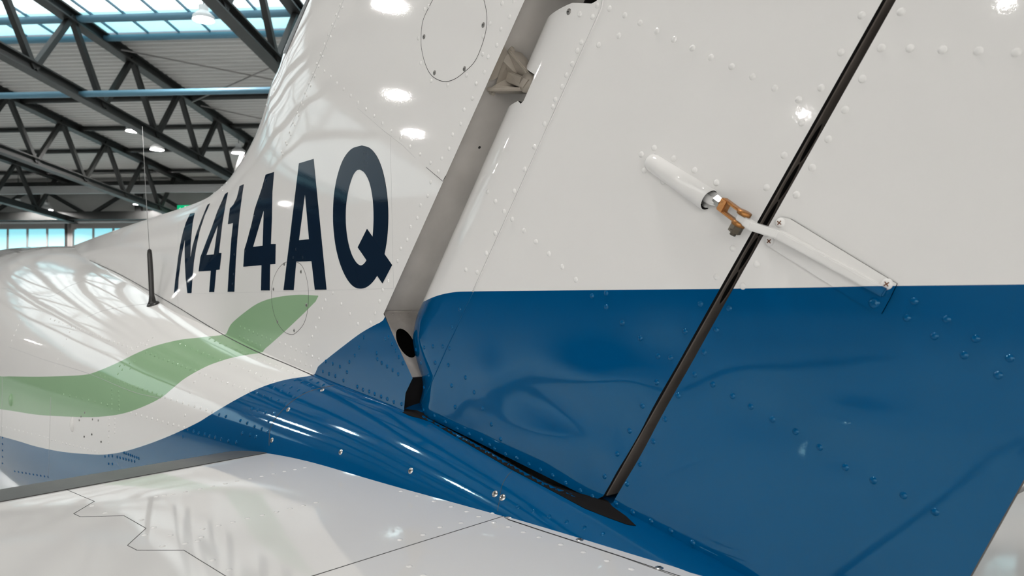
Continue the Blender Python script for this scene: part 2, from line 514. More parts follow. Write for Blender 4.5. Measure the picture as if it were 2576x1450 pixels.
# skylights: rows of panes between glazing bars on both roof slopes
def skylight(name, b0, b1, mid, aw):
    o = mesh(name, [], [], M_TIE); 
    n = int((A1 - A0) / aw)
    bars = []
    for k in range(n + 1):
        a = A0 + k * aw
        bars.append(bar8(H(a, b0, roof_z(b0) + .16), H(a, b1, roof_z(b1) + .16), HA, UPW, .035, .06))
    bpy.data.objects.remove(o)
    o = boxes(name, bars, M_TIE, None); struct(o)
    for (c0, c1, m) in ((b0, mid, M_SKYW), (mid, b1, M_SKYC)):
        z0, z1 = roof_z(c0) + .17, roof_z(c1) + .17
        me = bpy.data.meshes.new('pane'); w = aw - .05
        me.from_pydata([tuple(H(-w / 2, c0 + .02, z0)), tuple(H(w / 2, c0 + .02, z0)), tuple(H(w / 2, c1 - .02, z1)), tuple(H(-w / 2, c1 - .02, z1)),
                        tuple(H(-w / 2, c0 + .02, z0 + .02)), tuple(H(w / 2, c0 + .02, z0 + .02)), tuple(H(w / 2, c1 - .02, z1 + .02)), tuple(H(-w / 2, c1 - .02, z1 + .02))], [],
                       [(3, 2, 1, 0), (4, 5, 6, 7), (0, 1, 5, 4), (1, 2, 6, 5), (2, 3, 7, 6), (3, 0, 4, 7)])
        me.materials.append(m)
        for k in range(n):
            p = bpy.data.objects.new('pane', me); COL.objects.link(p); p.parent = o
            p.location = HA * (A0 + (k + .5) * aw)
skylight('window_1', SK0, SK1, 15.56, .75)
# hangar door windows in the front wall: four panes to a leaf
PANE_W = .90
def door_window(n, a0):
    pw = PANE_W
    zt, z0 = WIN_Z1, WIN_Z0
    wd = 4 * pw
    b = B1 - .12
    L = [bar8(H(a0 - .22, b, zt + .13), H(a0 + wd + .2, b, zt + .13), HB, UPW, .14, .26),
         bar8(H(a0 - .22, b, z0 - .1), H(a0 + wd + .2, b, z0 - .1), HB, UPW, .14, .2),
         bar8(H(a0 - .11, b, z0), H(a0 - .11, b, zt), HA, HB, .22, .14), bar8(H(a0 + wd + .10, b, z0), H(a0 + wd + .10, b, zt), HA, HB, .20, .14)]
    for k in range(1, 4): L.append(bar8(H(a0 + k * pw, b, z0), H(a0 + k * pw, b, zt), HA, HB, .07, .1))
    for (aa, sg) in ((a0, 1), (a0 + wd, -1)):
        for (da, dz) in ((.12, .035), (.035, .12)):
            L.append(bar8(H(aa + sg * da * .5, b, zt - dz), H(aa + sg * da * .5, b, zt), HA, HB, da, .1))
    o = struct(boxes('window_%d' % n, L, M_FRAME, None))
    for k in range(4):
        x0, x1 = a0 + k * pw + .02, a0 + (k + 1) * pw - .02
        c = bar8(H((x0 + x1) / 2, b + .02, z0), H((x0 + x1) / 2, b + .02, zt), HA, HB, x1 - x0, .02)
        boxes('pane', [c], M_WIN, o)
W0 = -.819 * B1
for i in range(-3, 8): door_window(i + 6, W0 + i * .127 * B1)
for i in range(-3, 9): struct(boxes('trim_%d' % (i + 8), [bar8(H(W0 + i * .127 * B1 - .30, B1 - .1, FLOOR_Z), H(W0 + i * .127 * B1 - .30, B1 - .1, 3.3), HA, HB, .12, .2)], M_STEEL, None))
M_FILL = glowing('added_fill_glow', (1, .985, .95, 1), FILL_STRENGTH)  # glow of the added fill panels
def fill_band(n, p, d, nrm, count, w, z0, z1):
    L = [bar8(p + UPW * (z0 - .1), p + d * (w * count) + UPW * (z0 - .1), nrm, UPW, .12, .2), bar8(p + UPW * (z1 + .1), p + d * (w * count) + UPW * (z1 + .1), nrm, UPW, .12, .2)]
    L += [bar8(p + d * (w * k) + UPW * z0, p + d * (w * k) + UPW * z1, d, nrm, .12, .1) for k in range(count + 1)]
    o = struct(boxes('window_%d' % n, L, M_FRAME, None))
    for k in range(count):
        c = p + d * (w * (k + .5))
        boxes('pane', [bar8(c + UPW * z0, c + UPW * z1, d, nrm, w - .12, .02)], M_FILL, o)
fill_band(20, H(-13, B0 + .15, 0), HA, HB, 15, 2.2, -1.2, 3.9)  # added fill light behind the camera, brightens the fin from the side
# door head pipe and rail under the girder
struct(tube('trim_1', [H(A0, B1 - .35, 3.36), H(A1, B1 - .35, 3.36)], .07, M_RAIL, None, 8))
struct(boxes('trim_2', [bar8(H(A0, B1 - 2.1, 4.42), H(A1, B1 - 2.1, 4.42), HB, UPW, .2, .24), bar8(H(A0, B1 - 2.1, 4.57), H(A1, B1 - 2.1, 4.57), HB, UPW, .34, .05)], M_RAIL, None))

def thing(name, label, cat, loc, group=None):
    o = bpy.data.objects.new(name, None); COL.objects.link(o); o.location = loc; o.empty_display_size = .3
    o['label'] = label; o['category'] = cat
    if group: o['group'] = group
    return o
# roof trusses
BN = 15.4; DP = 2.28; HLW = 5.9
TRUSS_LBL = {-5.7: 'dark steel roof truss at the top beside the fin leading edge', -10.7: 'dark steel roof truss running above the antenna to the fin, with blue lit webs',
             -15.7: 'dark steel roof truss second behind the one above the antenna', -20.7: 'dark steel roof truss farthest left, its lower chord low behind the fuselage'}
def low_z(b): return roof_z(b) - (HU - HLW) * (1 if b > 0 else 1)
def web_mesh(p, q, w): return bar8(p, q, HA, (Vector(q) - Vector(p)).cross(HA), w, w)
def truss(a, label):
    t = thing('roof_truss', label, 'roof truss', H(a, BR, FLOOR_Z), 'roof trusses along the hangar')
    for sg, e in ((1, B1 - .3), (-1, B0 + .3)):
        b0 = BR
        for nm, zf_, w in (('top_chord', roof_z, .26), ('bottom_chord', low_z, .24)):
            p, q_ = H(a, b0, zf_(b0 + .001 * sg)), H(a, e, zf_(e))
            # H section: two flanges and a web
            d = (q_ - p).normalized(); up = HA.cross(d).normalized()
            boxes(nm, [bar8(p + up * w * .42, q_ + up * w * .42, HA, up, w, .035), bar8(p - up * w * .42, q_ - up * w * .42, HA, up, w, .035), bar8(p, q_, HA, up, .03, w * .84)], M_STEEL, t)
    k = -13
    while BN + DP * k < B1 - 1.4:
        bu = BN + DP * k
        for bl in (bu - 1.14, bu + 1.14):
            if B0 + .5 < bl < B1 - .4 and B0 + .5 < bu:
                boxes('web_member', [web_mesh(H(a, bu, roof_z(bu)), H(a, bl, low_z(bl)), .12)], M_STEEL, t)
        k += 1
    return t
for k in range(-7, 5):
    a = -.64 + 5.08 * k
    key = {-1: -5.7, -2: -10.7, -3: -15.7, -4: -20.7}.get(k)
    lb = TRUSS_LBL.get(key)
    if a < -26: continue
    if lb is None: lb = 'dark steel roof truss of the hangar outside the picture'
    truss(a, lb)
# purlins and ties
def purlin(b, z, mat, r, label, sect='box'):
    o = tube('purlin' if sect == 'box' else 'tie_tube', [H(A0 + .1, b, z), H(A1 - .1, b, z)], r, mat, None, 8)
    o['label'] = label; o['category'] = 'purlin' if sect == 'box' else 'tie tube'
    o['group'] = 'purlins under the roof sheets' if sect == 'box' else 'tie tubes between the trusses'
purlin(15.56, roof_z(15.56) + .02, M_TIE, .085, 'blue round tube crossing the skylight in front of the panes', 'tube')
purlin(15.7, low_z(15.7), M_TIE, .07, 'blue grey tie tube linking the lower truss chords above the antenna', 'tube')
for b, lb, m in ((16.56, 'blue edge purlin where the skylight meets the roof sheets', M_TIE), (20.5, 'black purlin under the roof sheets, first below the skylight', M_STEEL),
              (23.1, 'black purlin under the roof sheets, second below the skylight', M_STEEL), (25.6, 'black purlin under the roof sheets, third below the skylight', M_STEEL),
              (28.5, 'black purlin under the roof sheets, fourth below the skylight', M_STEEL)):
    purlin(b, roof_z(b) + .03, m, .075, lb)
# diagonal wind bracing rods under the sheets
for (b0_, b1_, w) in ((16.9, 20.3, 'just below the skylight'), (20.8, 25.3, 'lower down beside the fin')):
    t = thing('wind_brace', 'pair of thin grey bracing rods crossed under roof sheets ' + w, 'brace', H(-8, b0_, roof_z(b0_) - .15))
    for (p, q_, dz) in (((-10.6, b0_), (-5.8, b1_), .10), ((-5.8, b0_), (-10.6, b1_), .16)):
        tube('rod', [H(p[0], p[1], roof_z(p[1]) - dz), H(q_[0], q_[1], roof_z(q_[1]) - dz)], .022, M_FRAME, t, 6)
# far lattice girder over the doors
g = thing('lattice_girder', 'black lattice girder spanning over the hangar doors, lamps hung before it', 'girder', H(-20, B1 - .8, FLOOR_Z))
bg, zt_, zl_ = B1 - .8, 4.85, 3.55
boxes('top_chord', [bar8(H(A0 + .4, bg, zt_), H(A1 - .4, bg, zt_), HB, UPW, .3, .26)], M_STEEL, g)
boxes('bottom_chord', [bar8(H(A0 + .4, bg, zl_), H(A1 - .4, bg, zl_), HB, UPW, .3, .34)], M_STEEL, g)
k = 0; a = -40.6
while a < 10:
    boxes('post', [bar8(H(a, bg, zl_), H(a, bg, zt_), HA, HB, .26, .2)], M_STEEL, g)
    for (p, q_) in (((a, zt_), (a + 2.35, zl_)), ((a + 2.35, zl_), (a + 4.55, zt_))):
        boxes('diagonal', [bar8(H(p[0], bg, p[1]), H(q_[0], bg, q_[1]), HB, UPW, .14, .15)], M_STEEL, g)
    a += 4.55
# lamps
lens_me = bpy.data.meshes.new('lens'); hous_me = bpy.data.meshes.new('housing')
def disc(r, z, seg=20): return [(r * math.cos(2 * math.pi * k / seg), r * math.sin(2 * math.pi * k / seg), z) for k in range(seg)]
lens_me.from_pydata(disc(.19, 0), [], [tuple(range(19, -1, -1))]); lens_me.materials.append(M_LENS)
V = disc(.22, -.03) + disc(.22, .05) + disc(.10, .16) + disc(.10, .28); Fc = []
for i in range(3):
    for k in range(20): Fc.append((i * 20 + k, i * 20 + (k + 1) % 20, (i + 1) * 20 + (k + 1) % 20, (i + 1) * 20 + k))
Fc.append(tuple(range(60, 80)))
hous_me.from_pydata(V, [], Fc); hous_me.materials.append(M_HOUS)
LAMPS = {(395, 375, 24.0): 'round white hangar lamp above the antenna, lit full oval', (335, 328, 22.5): 'round hangar lamp half hidden by the truss chord above the antenna',
         (512, 47, 15.1): 'large bright hangar lamp in the skylight near the top', (45, 518, 29.0): 'small lit hangar lamp farthest left before the girder',
         (350, 513, 29.0): 'small lit hangar lamp before the girder beside the antenna wire', (118, 527, 29.2): 'dim small hangar lamp between the two lit ones on the girder',
         (600, 383, 24.0): 'hangar lamp seen edge on beside the fin leading edge'}
def lamp(p, label, group=None):
    t = thing('ceiling_lamp', label, 'lamp', p, group)
    for me, nm in ((lens_me, 'lens'), (hous_me, 'housing')):
        o = bpy.data.objects.new(nm, me); COL.objects.link(o); o.parent = t
    p = Vector(p); zt = roof_z(p.dot(HB)) + .1
    if zt > p.z + .3: tube('hanger_rod', [p + UPW * .27, Vector((p.x, p.y, zt))], .012, M_STEEL, t, 6)
    return t
for (u, v, dpt), lb in LAMPS.items():
    d = ray(u, v); lamp(d * (dpt / d.dot(HB)), lb, 'round lamps under the hangar roof')
# exit sign
M_GREEN = simple('exit_green', (.0, .30, .12, 1), .4, emit=(.0, .45, .18, 1), estr=.9)
M_EXW = simple('exit_white', (.8, .8, .8, 1), .4, emit=(.9, 1, .95, 1), estr=1.0)
d = ray(463, 529); pc = d * (28.9 / d.dot(HB))
es = thing('exit_sign', 'green lit exit sign with white arrow and running figure above the dorsal fin', 'sign', pc)
boxes('sign_box', [bar8(pc - HA * .27, pc + HA * .27, HB, UPW, .08, .40)], M_GREEN, es)
fb = pc - HB * .045
def flat(name, pts, par, mat): 
    V = [fb + HA * x + UPW * z for x, z in pts]; V += [v + HB * .006 for v in V]; n = len(pts)
    return mesh(name, V, [tuple(range(n)), tuple(range(2 * n - 1, n - 1, -1))] + [(i, i + n, (i + 1) % n + n, (i + 1) % n) for i in range(n)], mat, par, False)
flat('arrow', [(-.22, .0), (-.13, .1), (-.13, .04), (-.03, .04), (-.03, -.04), (-.13, -.04), (-.13, -.1)], es, M_EXW)
flat('door_symbol', [(.13, -.15), (.24, -.15), (.24, .15), (.13, .15)], es, M_EXW)
flat('running_figure', [(.0, -.14), (.04, -.05), (.03, .05), (.0, .02), (.01, .08), (.05, .1), (.05, .15), (.09, .15), (.09, .1), (.12, .05), (.09, .02), (.08, -.03), (.12, -.08), (.1, -.15), (.06, -.07), (.02, -.15)], es, M_EXW)

# ================================================================== AIRPLANE
# ---- fuselage
ST = [(-.12, -.41, -.44, .012), (-.3, -.385, -.49, .055), (-.55, -.336, -.52, .105), (-.75, -.294, -.55, .12), (-.9, -.262, -.56, .128), (-1.2, -.209, -.60, .158), (-1.6, -.170, -.66, .195),
      (-2.24, -.095, -.78, .27), (-2.74, -.005, -.87, .34), (-3.2, .075, -.95, .41), (-4.1, .20, -1.01, .53), (-4.9, .305, -1.03, .60), (-5.9, .362, -1.04, .67),
      (-6.8, .405, -1.04, .70), (-8.0, .40, -1.03, .70), (-9.0, .18, -1.0, .60), (-10.0, -.18, -.92, .42), (-10.9, -.45, -.78, .18), (-11.1, -.56, -.68, .05)]
SA = np.array(ST)[::-1]
def hermite(xs, ys, x):
    m = np.gradient(ys, xs); i = np.clip(np.searchsorted(xs, x) - 1, 0, len(xs) - 2)
    h = xs[i + 1] - xs[i]; t = (x - xs[i]) / h
    return (2 * t ** 3 - 3 * t ** 2 + 1) * ys[i] + (t ** 3 - 2 * t ** 2 + t) * h * m[i] + (-2 * t ** 3 + 3 * t ** 2) * ys[i + 1] + (t ** 3 - t ** 2) * h * m[i + 1]
def sst(a, b, x):
    t = np.clip((x - a) / (b - a), 0, 1); return t * t * (3 - 2 * t)
xs = np.concatenate((np.arange(-11.1, -4.5, .2), np.arange(-4.5, -1.3, .05), np.arange(-1.3, -1.1, .02), np.arange(-1.1, -.12, .04), [-.12]))
NS = 120
FV = []
for x in xs:
    zt, zb, w = [float(hermite(SA[:, 0], SA[:, k], np.array([x]))[0]) for k in (1, 2, 3)]
    zc, hh = (zt + zb) / 2, (zt - zb) / 2
    ex = 2 / 2.25
    for k in range(NS):
        t = 2 * math.pi * k / NS
        cy, sz = math.cos(t), math.sin(t)
        y = w * math.copysign(abs(cy) ** ex, cy); z = zc + hh * math.copysign(abs(sz) ** ex, sz)
        if sz > 0:
            z -= .034 * float(1 - sst(-.92, -.73, x)) * math.exp(-(y / .042) ** 4) * float(sst(-1.235, -1.19, x)) * float(1 - sst(-.5, -.3, x))
        FV.append((x, YC + y, z))
FF = []
for i in range(len(xs) - 1):
    for k in range(NS):
        FF.append((i * NS + k, (i + 1) * NS + k, (i + 1) * NS + (k + 1) % NS, i * NS + (k + 1) % NS))
FF.append(tuple(range(NS))); FF.append(tuple((len(xs) - 1) * NS + k for k in range(NS - 1, -1, -1)))
me_f = bpy.data.meshes.new('fuselage'); me_f.from_pydata(FV, [], FF)
me_f.polygons.foreach_set('use_smooth', [True] * len(FF)); me_f.update()
NV = [v.normal.copy() for v in me_f.vertices]
# face winding outwards?
if NV[10 * NS + NS * 3 // 4].z > 0:
    me_f.flip_normals(); me_f.update(); NV = [-n for n in NV]
FT = []
for f in FF[:-2]: FT += [(f[0], f[1], f[2]), (f[0], f[2], f[3])]
SF = Surf(FV, FT, NV)

# ---- fin outline in the (x,z) plane
def xz(u, v, y): p = at_y(u, v, y); return (p.x, p.z)
TF = .066
te_top = xz(1320, 0, YC - TF); te_bot = xz(965, 790, YC - TF)
sl = (te_top[0] - te_bot[0]) / (te_top[1] - te_bot[1])
ZT = 1.55
te_up = (te_bot[0] + sl * (ZT - te_bot[1]), ZT)
low_te = [xz(1038, 952, YC - TF), xz(1020, 990, YC - TF), xz(1016, 1036, YC - TF)]
LEpx = [(175, 620), (250, 592), (370, 550), (450, 524), (500, 505), (535, 485), (575, 450), (610, 402), (640, 350), (665, 290), (690, 202), (709, 160), (727, 105), (774, 0)]
le = [xz(u, v, YC - .008) for u, v in LEpx]
lsl = (le[-1][0] - le[-2][0]) / (le[-1][1] - le[-2][1])
le_top = (le[-1][0] + lsl * (ZT - le[-1][1]), ZT)
le_s = smooth_line(le, 6) + [le_top]
def crown(x): return float(hermite(SA[:, 0], SA[:, 1], np.array([x]))[0])
root = [(x, crown(x) - .06) for x in (-1.3, -1.6, -2.24, -2.74, -3.2, -4.1, -4.8)]
fin_out = [te_up, te_bot] + low_te[:2] + [low_te[2], (low_te[2][0] + .0, crown(low_te[2][0]) - .05)] + root + [(le[0][0] - .15, le[0][1] - .06)] + le_s[:-1] + [le_top]
LE_L = np.array([(le[0][0] - .15, le[0][1] - .06)] + le_s)
def rootz(x): return np.interp(x, SA[:, 0], SA[:, 1])
def T_fin(P):
    P = np.asarray(P, float)
    d = dist(P, LE_L)
    t = np.clip(d / .38, 0, 1)
    T = TF * np.sqrt(np.clip(1 - (1 - t) ** 2, 0, 1)) 
    # dorsal fillet spreads towards the fuselage
    hgt = P[:, 1] - rootz(P[:, 0])
    fwd = 1 - sst(-2.75, -2.15, P[:, 0])
    T = T + fwd * .045 * np.clip(1 - hgt / .34, 0, 1) ** 1.5 * np.clip(d / .1, 0, 1)
    return T
ex = []
for k in range(len(LE_L) - 1):
    a, b = LE_L[k], LE_L[k + 1]
    n = max(1, int(np.hypot(*(b - a)) / .02))
    for j in range(n):
        p = a + (b - a) * j / n; tt = (b - a) / np.hypot(*(b - a)); nn = np.array([tt[1], -tt[0]])
        for dd in (.0015, .005, .011, .02): ex.append(tuple(p + nn * dd))

SFIN = None
# fit paint borders: first build unpainted surfaces, then drop the border picture points on them
fin_o, SFIN = slab('vertical_fin', fin_out, T_fin, .022, None, PLANE, extra=ex, bstep=.02)
both = None
def on(surf, pts):
    out = []
    for u, v in smooth_line(pts, 4):
        p, n = surf.hit(u, v)
        if p: out.append((p.x, p.z))
    return out
def mono(L):
    L = sorted(L); out = [L[0]]
    for p in L[1:]:
        if p[0] > out[-1][0] + .012: out.append(p)
    return out
g_top_f = [(0, 946.9), (93, 948.4), (171, 946), (217, 942.9), (248, 933.5), (295, 913.4), (342, 890), (388, 871.4), (450, 855.9), (509, 849), (560, 843)]
g_top_v = [(571, 835), (584, 813), (621, 782), (650, 763), (683, 751), (720, 744.5), (755, 742), (786, 743.3), (807, 745)]
g_bot_v = [(657, 886), (665, 880), (709, 841), (740, 812), (774, 779), (806, 746)]
g_bot_f = [(0, 1030), (31, 1034.5), (93, 1044), (155, 1048), (217, 1050), (264, 1048), (310.6, 1040.7), (357, 1025), (404, 1002), (435, 977), (466, 952), (512, 926), (543, 913), (590, 899), (650, 889)]
b_f = [(0, 1097.5), (46.6, 1110.6), (93, 1124.5), (155, 1137), (217, 1143), (264, 1144), (310.6, 1137), (373, 1118), (435, 1093.5), (497, 1064), (528, 1045), (590, 1008), (652, 977), (714, 957), (780, 946)]
b_v = [(786, 935), (817, 908), (864, 871), (910.6, 836.6), (962, 808)]
GT = mono(on(SF, g_top_f) + on(SFIN, g_top_v)); GB = mono(on(SF, g_bot_f) + on(SFIN, g_bot_v)); BB = mono(on(SF, b_f) + on(SFIN, b_v))
tipx = max(p[0] for p in GT)
GT = [p for p in GT if p[0] < tipx] + [(tipx, GT[-1][1]), (tipx + .01, GT[-1][1] - .03), (0, -.5)]
GB = [p for p in GB if p[0] < tipx - .005] + [(tipx, GT[-3][1]), (tipx + .01, GT[-3][1]), (0, .5)]
x_left = min(p[0] for p in BB)
GT = [(-12, GT[0][1])] + GT; GB = [(-12, GB[0][1] )] + GB; BB = [(-12, BB[0][1])] + BB + [(BB[-1][0] + .04, BB[-1][1] + .03), (0, BB[-1][1] + .03)]
M_AIR = paint('airframe_paint', -4.6, -1.1, BB, GT, GB)
M_AIRF = paint('fuselage_paint', -4.6, -1.1, BB, GT, GB, .22)
fin_o.data.materials.append(M_AIR)
fus = link('fuselage', me_f, M_AIRF, PLANE)

# ---- fin tail: spar web, lower closing plate, hinge casting
edir = Vector((te_up[0] - te_bot[0], 0, te_up[1] - te_bot[1])).normalized()
Yv = Vector((0, 1, 0))
spn = edir.cross(Yv).normalized()
if spn.x < 0: spn = -spn
INS = .010
sp0 = Vector((te_bot[0], YC, te_bot[1])) - spn * INS
def plate(name, p, q_, hw, mat, parent, holes=(), n=None, thick=.002, hw1=None):
    """rectangular plate from p to q_, half width hw along y, with elliptic holes (t, y, rt, ry)"""
    p, q_ = Vector(p), Vector(q_); L = (q_ - p).length; ax = (q_ - p) / L
    nrm = ax.cross(Yv).normalized(); 
    if nrm.x < 0: nrm = -nrm
    hs = [[(t + rt * math.cos(a), y + ry * math.sin(a)) for a in np.linspace(0, 2 * math.pi, 24, endpoint=False)] for t, y, rt, ry in holes]
    V2, T, loops = fill([(0, -hw), (L, -(hw1 or hw)), (L, hw1 or hw), (0, hw)], .05, hs, None, .02)
    V = [p + ax * a + Yv * b for a, b in V2]; k = len(V)
    V2b = [v - nrm * thick for v in V]
    Fc = [t for t in T] + [(a + k, b + k, c + k) for a, b, c in T]
    VV = V + V2b
    for Lp in loops:
        for i in range(len(Lp)):
            a, b = Lp[i], Lp[(i + 1) % len(Lp)]; Fc.append((a, b, b + k, a + k))
    return mesh(name, VV, Fc, mat, parent, False)
plate('rear_spar', sp0, sp0 + edir * ((ZT - te_bot[1]) / edir.z), TF - .002, M_SPAR, fin_o)
pl0 = Vector((te_bot[0], YC, te_bot[1])) - spn * INS
pl1 = Vector((low_te[0][0], YC, low_te[0][1])) + Vector((-.018, 0, 0))
Lp = (pl1 - pl0).length
cpx = (pl1 - pl0).normalized(); cpn = cpx.cross(Yv).normalized()
hc_ = at_plane(1021, 862, pl0, cpn) - pl0
hole_cp = (hc_.dot(cpx), hc_.y, .036, .020)
plate('closing_plate', pl0 + Vector((.002, 0, 0)), pl1, TF - .003, M_SPARD, fin_o, holes=[hole_cp])
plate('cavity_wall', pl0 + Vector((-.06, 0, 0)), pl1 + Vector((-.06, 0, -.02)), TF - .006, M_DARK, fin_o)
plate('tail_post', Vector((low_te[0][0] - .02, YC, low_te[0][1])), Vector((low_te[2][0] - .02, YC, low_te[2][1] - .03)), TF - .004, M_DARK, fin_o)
tube('spar_joint', [pl0 + Yv * (-TF + .006) + spn * .004, pl0 + Yv * (TF - .006) + spn * .004], .0016, M_SPARD, fin_o, 6)

# ---- rudder and tab in the (x,z) plane
TR = .046
nb = .09
n_hi = xz(1125, 598, YC - .040); n_hi = (n_hi[0] - .029, n_hi[1])
n_h2 = xz(1287, 240, YC - .040); n_h2 = (n_h2[0] - .036, n_h2[1])
sln = (n_h2[0] - n_hi[0]) / (n_h2[1] - n_hi[1])
n_top = (n_hi[0] + sln * (ZT - n_hi[1]), ZT)
zs_low = xz(1040.7, 785, YC - .04)
nose = [(n_hi[0] + sln * (zs_low[1] - n_hi[1]), zs_low[1])]
for (u, v, dy) in ((1028, 829, .028), (1026, 855, .029), (1031, 890, .030), (1043, 935, .032), (1055, 975, .033), (1050, 998, .033), (1042.6, 1017, .032), (1046, 1036, .030)):
    p = xz(u, v, YC - .045); nose.append((p[0] - dy, p[1]))
YR = lambda c: YC - .045
tb_r1 = xz(2440, 1450, YC - .006); tb_r2 = xz(2576, 1205, YC - .006)
slq = (tb_r2[0] - tb_r1[0]) / (tb_r2[1] - tb_r1[1])
def x_te(z): return tb_r1[0] + slq * (z - tb_r1[1])
def Y_flat(x, z):
    xn, xt = x_nose(z), x_te(z)
    return YC - (TR - (TR - .004) * min(1, max(0, (x - xn - nb) / (xt - xn - nb))))
def xr(u, v):
    y = YC - .03
    for _ in range(12): p = at_y(u, v, y); y = Y_flat(p.x, p.z)
    return (p.x, p.z)
def x_nose(z): return n_hi[0] + sln * (z - n_hi[1])
bot_a = xr(1056, 1041); bot_b = xr(1495, 1260)
te_r_b = xr(1517, 1249); te_r_t = xr(2220, 0)
slr = (te_r_t[0] - te_r_b[0]) / (te_r_t[1] - te_r_b[1])
te_r_up = (te_r_t[0] + slr * (ZT - te_r_t[1]), ZT)
tb_l_b = xr(1539, 1270); tb_l_t = xr(2254, 0)
slt = (tb_l_t[0] - tb_l_b[0]) / (tb_l_t[1] - tb_l_b[1])
tb_l_up = (tb_l_t[0] + slt * (ZT - tb_l_t[1]), ZT)
tb_c = xr(1545, 1285); tb_br = xz(2310, 1689, YC - .006)
tb_r_up = (tb_r2[0] + slq * (ZT - tb_r2[1]), ZT)
def x_nose(z): return n_hi[0] + sln * (z - n_hi[1])
def x_te(z): return tb_r1[0] + slq * (z - tb_r1[1])
NOSE_L = np.array(nose[::-1][:1] + nose[::-1][1:] + [n_top])
DENTS = []
def dent(u, v, ru, rv, amp):
    p = at_y(u, v, YC - .04); s_ = p.length / F
    DENTS.append((p.x, p.z, ru * s_ * 1.3, rv * s_, amp * 1.5))
dent(1480, 960, 120, 70, .0030); dent(1330, 1000, 130, 60, -.0018); dent(1560, 1120, 60, 110, -.0025); dent(1230, 960, 50, 60, .0016); dent(1400, 1120, 110, 40, .0016)
dent(1180, 1060, 40, 50, -.0012); dent(1470, 1180, 50, 40, -.0018); dent(1530, 1180, 25, 60, .0014); dent(1640, 890, 70, 70, -.0008)
dent(1900, 1050, 100, 60, -.0012); dent(2150, 1080, 120, 50, .0010); dent(2080, 1150, 50, 40, -.0008)
def T_rud(P):
    P = np.asarray(P, float)
    d = dist(P, NOSE_L)
    T = TR * np.sqrt(np.clip(1 - (1 - np.clip(d / nb, 0, 1)) ** 2, 0, 1))
    xn, xt = x_nose(P[:, 1]), x_te(P[:, 1])
    c = np.clip((P[:, 0] - xn - nb) / np.maximum(xt - xn - nb, .05), 0, 1)
    T = T - (TR - .004) * c * np.clip(d / nb, 0, 1)
    for (x, z, rx, rz, a) in DENTS:
        T = T + a * np.exp(-((P[:, 0] - x) / rx) ** 2 - ((P[:, 1] - z) / rz) ** 2)
    return np.maximum(T, .0005)
# notch for the hinge in the nose
def on_rud(u, v, it=12):
    y = YC - TR
    for _ in range(it):
        p = at_y(u, v, y); y = YC - float(T_rud([(p.x, p.z)])[0]) 
    return (p.x, p.z)
nt = [on_rud(1319, 166), on_rud(1344, 187), on_rud(1340, 202), on_rud(1317, 254), on_rud(1310, 261), on_rud(1303, 254)]
n_a = (x_nose(nt[0][1]) - .0, nt[0][1]); n_b = (x_nose(nt[5][1]), nt[5][1])
up_n = [(x_nose(z), z) for z in np.linspace(n_a[1] + .005, ZT, 14)]
lo_n = [(x_nose(z), z) for z in np.linspace(nose[0][1] + .004, n_b[1] - .005, 8)]
t2 = [on_rud(1440, 7), on_rud(1488, 9), on_rud(1501, 2), on_rud(1535, -70), on_rud(1500, -90)]
zt2a, zt2b = t2[0][1] + .004, t2[4][1]
up_n = [p for p in up_n if p[1] < zt2a - .004] + [(x_nose(zt2a), zt2a)] + t2 + [(x_nose(zt2b), zt2b)] + [p for p in up_n if p[1] > zt2b + .004]
nose_sm = smooth_line(nose, 4)
rud_out = [bot_b, te_r_b, te_r_up] + up_n[::-1] + [n_a] + nt[:6] + [n_b] + lo_n[::-1] + nose_sm + [bot_a]
# keep the outline simple (drop consecutive duplicates)
def clean(L):
    out = [L[0]]
    for p in L[1:]:
        if math.hypot(p[0] - out[-1][0], p[1] - out[-1][1]) > .0006: out.append(p)
    return out
rud_out = clean(rud_out)
exr = []
for k in range(len(NOSE_L) - 1):
    a, b = NOSE_L[k], NOSE_L[k + 1]
    L_ = np.hypot(*(b - a)); n = max(1, int(L_ / .015))
    for j in range(n):
        p = a + (b - a) * j / n; tt = (b - a) / L_; nn = np.array([tt[1], -tt[0]])
        for dd in (.001, .0035, .007, .012, .019, .028, .038, .05, .065): exr.append(tuple(p + nn * dd))
rud_o, SRUD = slab('rudder', rud_out, T_rud, .016, None, PLANE, extra=exr, bstep=.012, wall=('rim_wall', M_DARK))
tab_out = clean([tb_br, tb_r1, tb_r2, tb_r_up, tb_l_up, tb_l_b, tb_c])
tab_o, STAB = slab('rudder_tab', tab_out, T_rud, .018, None, PLANE, bstep=.015, wall=('rim_wall', M_WEB))
rb = on(SRUD, [(1052, 770), (1064, 760.7), (1086, 749.7), (1111, 741.4), (1144, 735.3), (1180, 733.7), (1300, 732.3), (1797, 727.3)]) + on(STAB, [(1850, 726.6), (2100, 722.6), (2230, 720), (2560, 716.3)])
s0 = xz(1041, 786, YC - .03)
RB = [(-2, s0[1] - .06), (s0[0] - .03, s0[1] - .03), (s0[0], s0[1])] + mono(rb) + [(.4, rb[-1][1])]
RB = mono(RB)
M_RUD = paint('rudder_paint', -1.30, -.10, RB)
rud_o.data.materials.append(M_RUD); tab_o.data.materials.append(M_RUD)

nv = Vector((n_top[0] - n_hi[0], 0, n_top[1] - n_hi[1])).normalized()
np0 = Vector((n_hi[0] + .13, YC, n_hi[1]))
plate('nose_dark_backing', np0, np0 + nv * 1.25, .044, M_DARK, rud_o)  # black backing plate added so the nose cut-outs look shaded inside
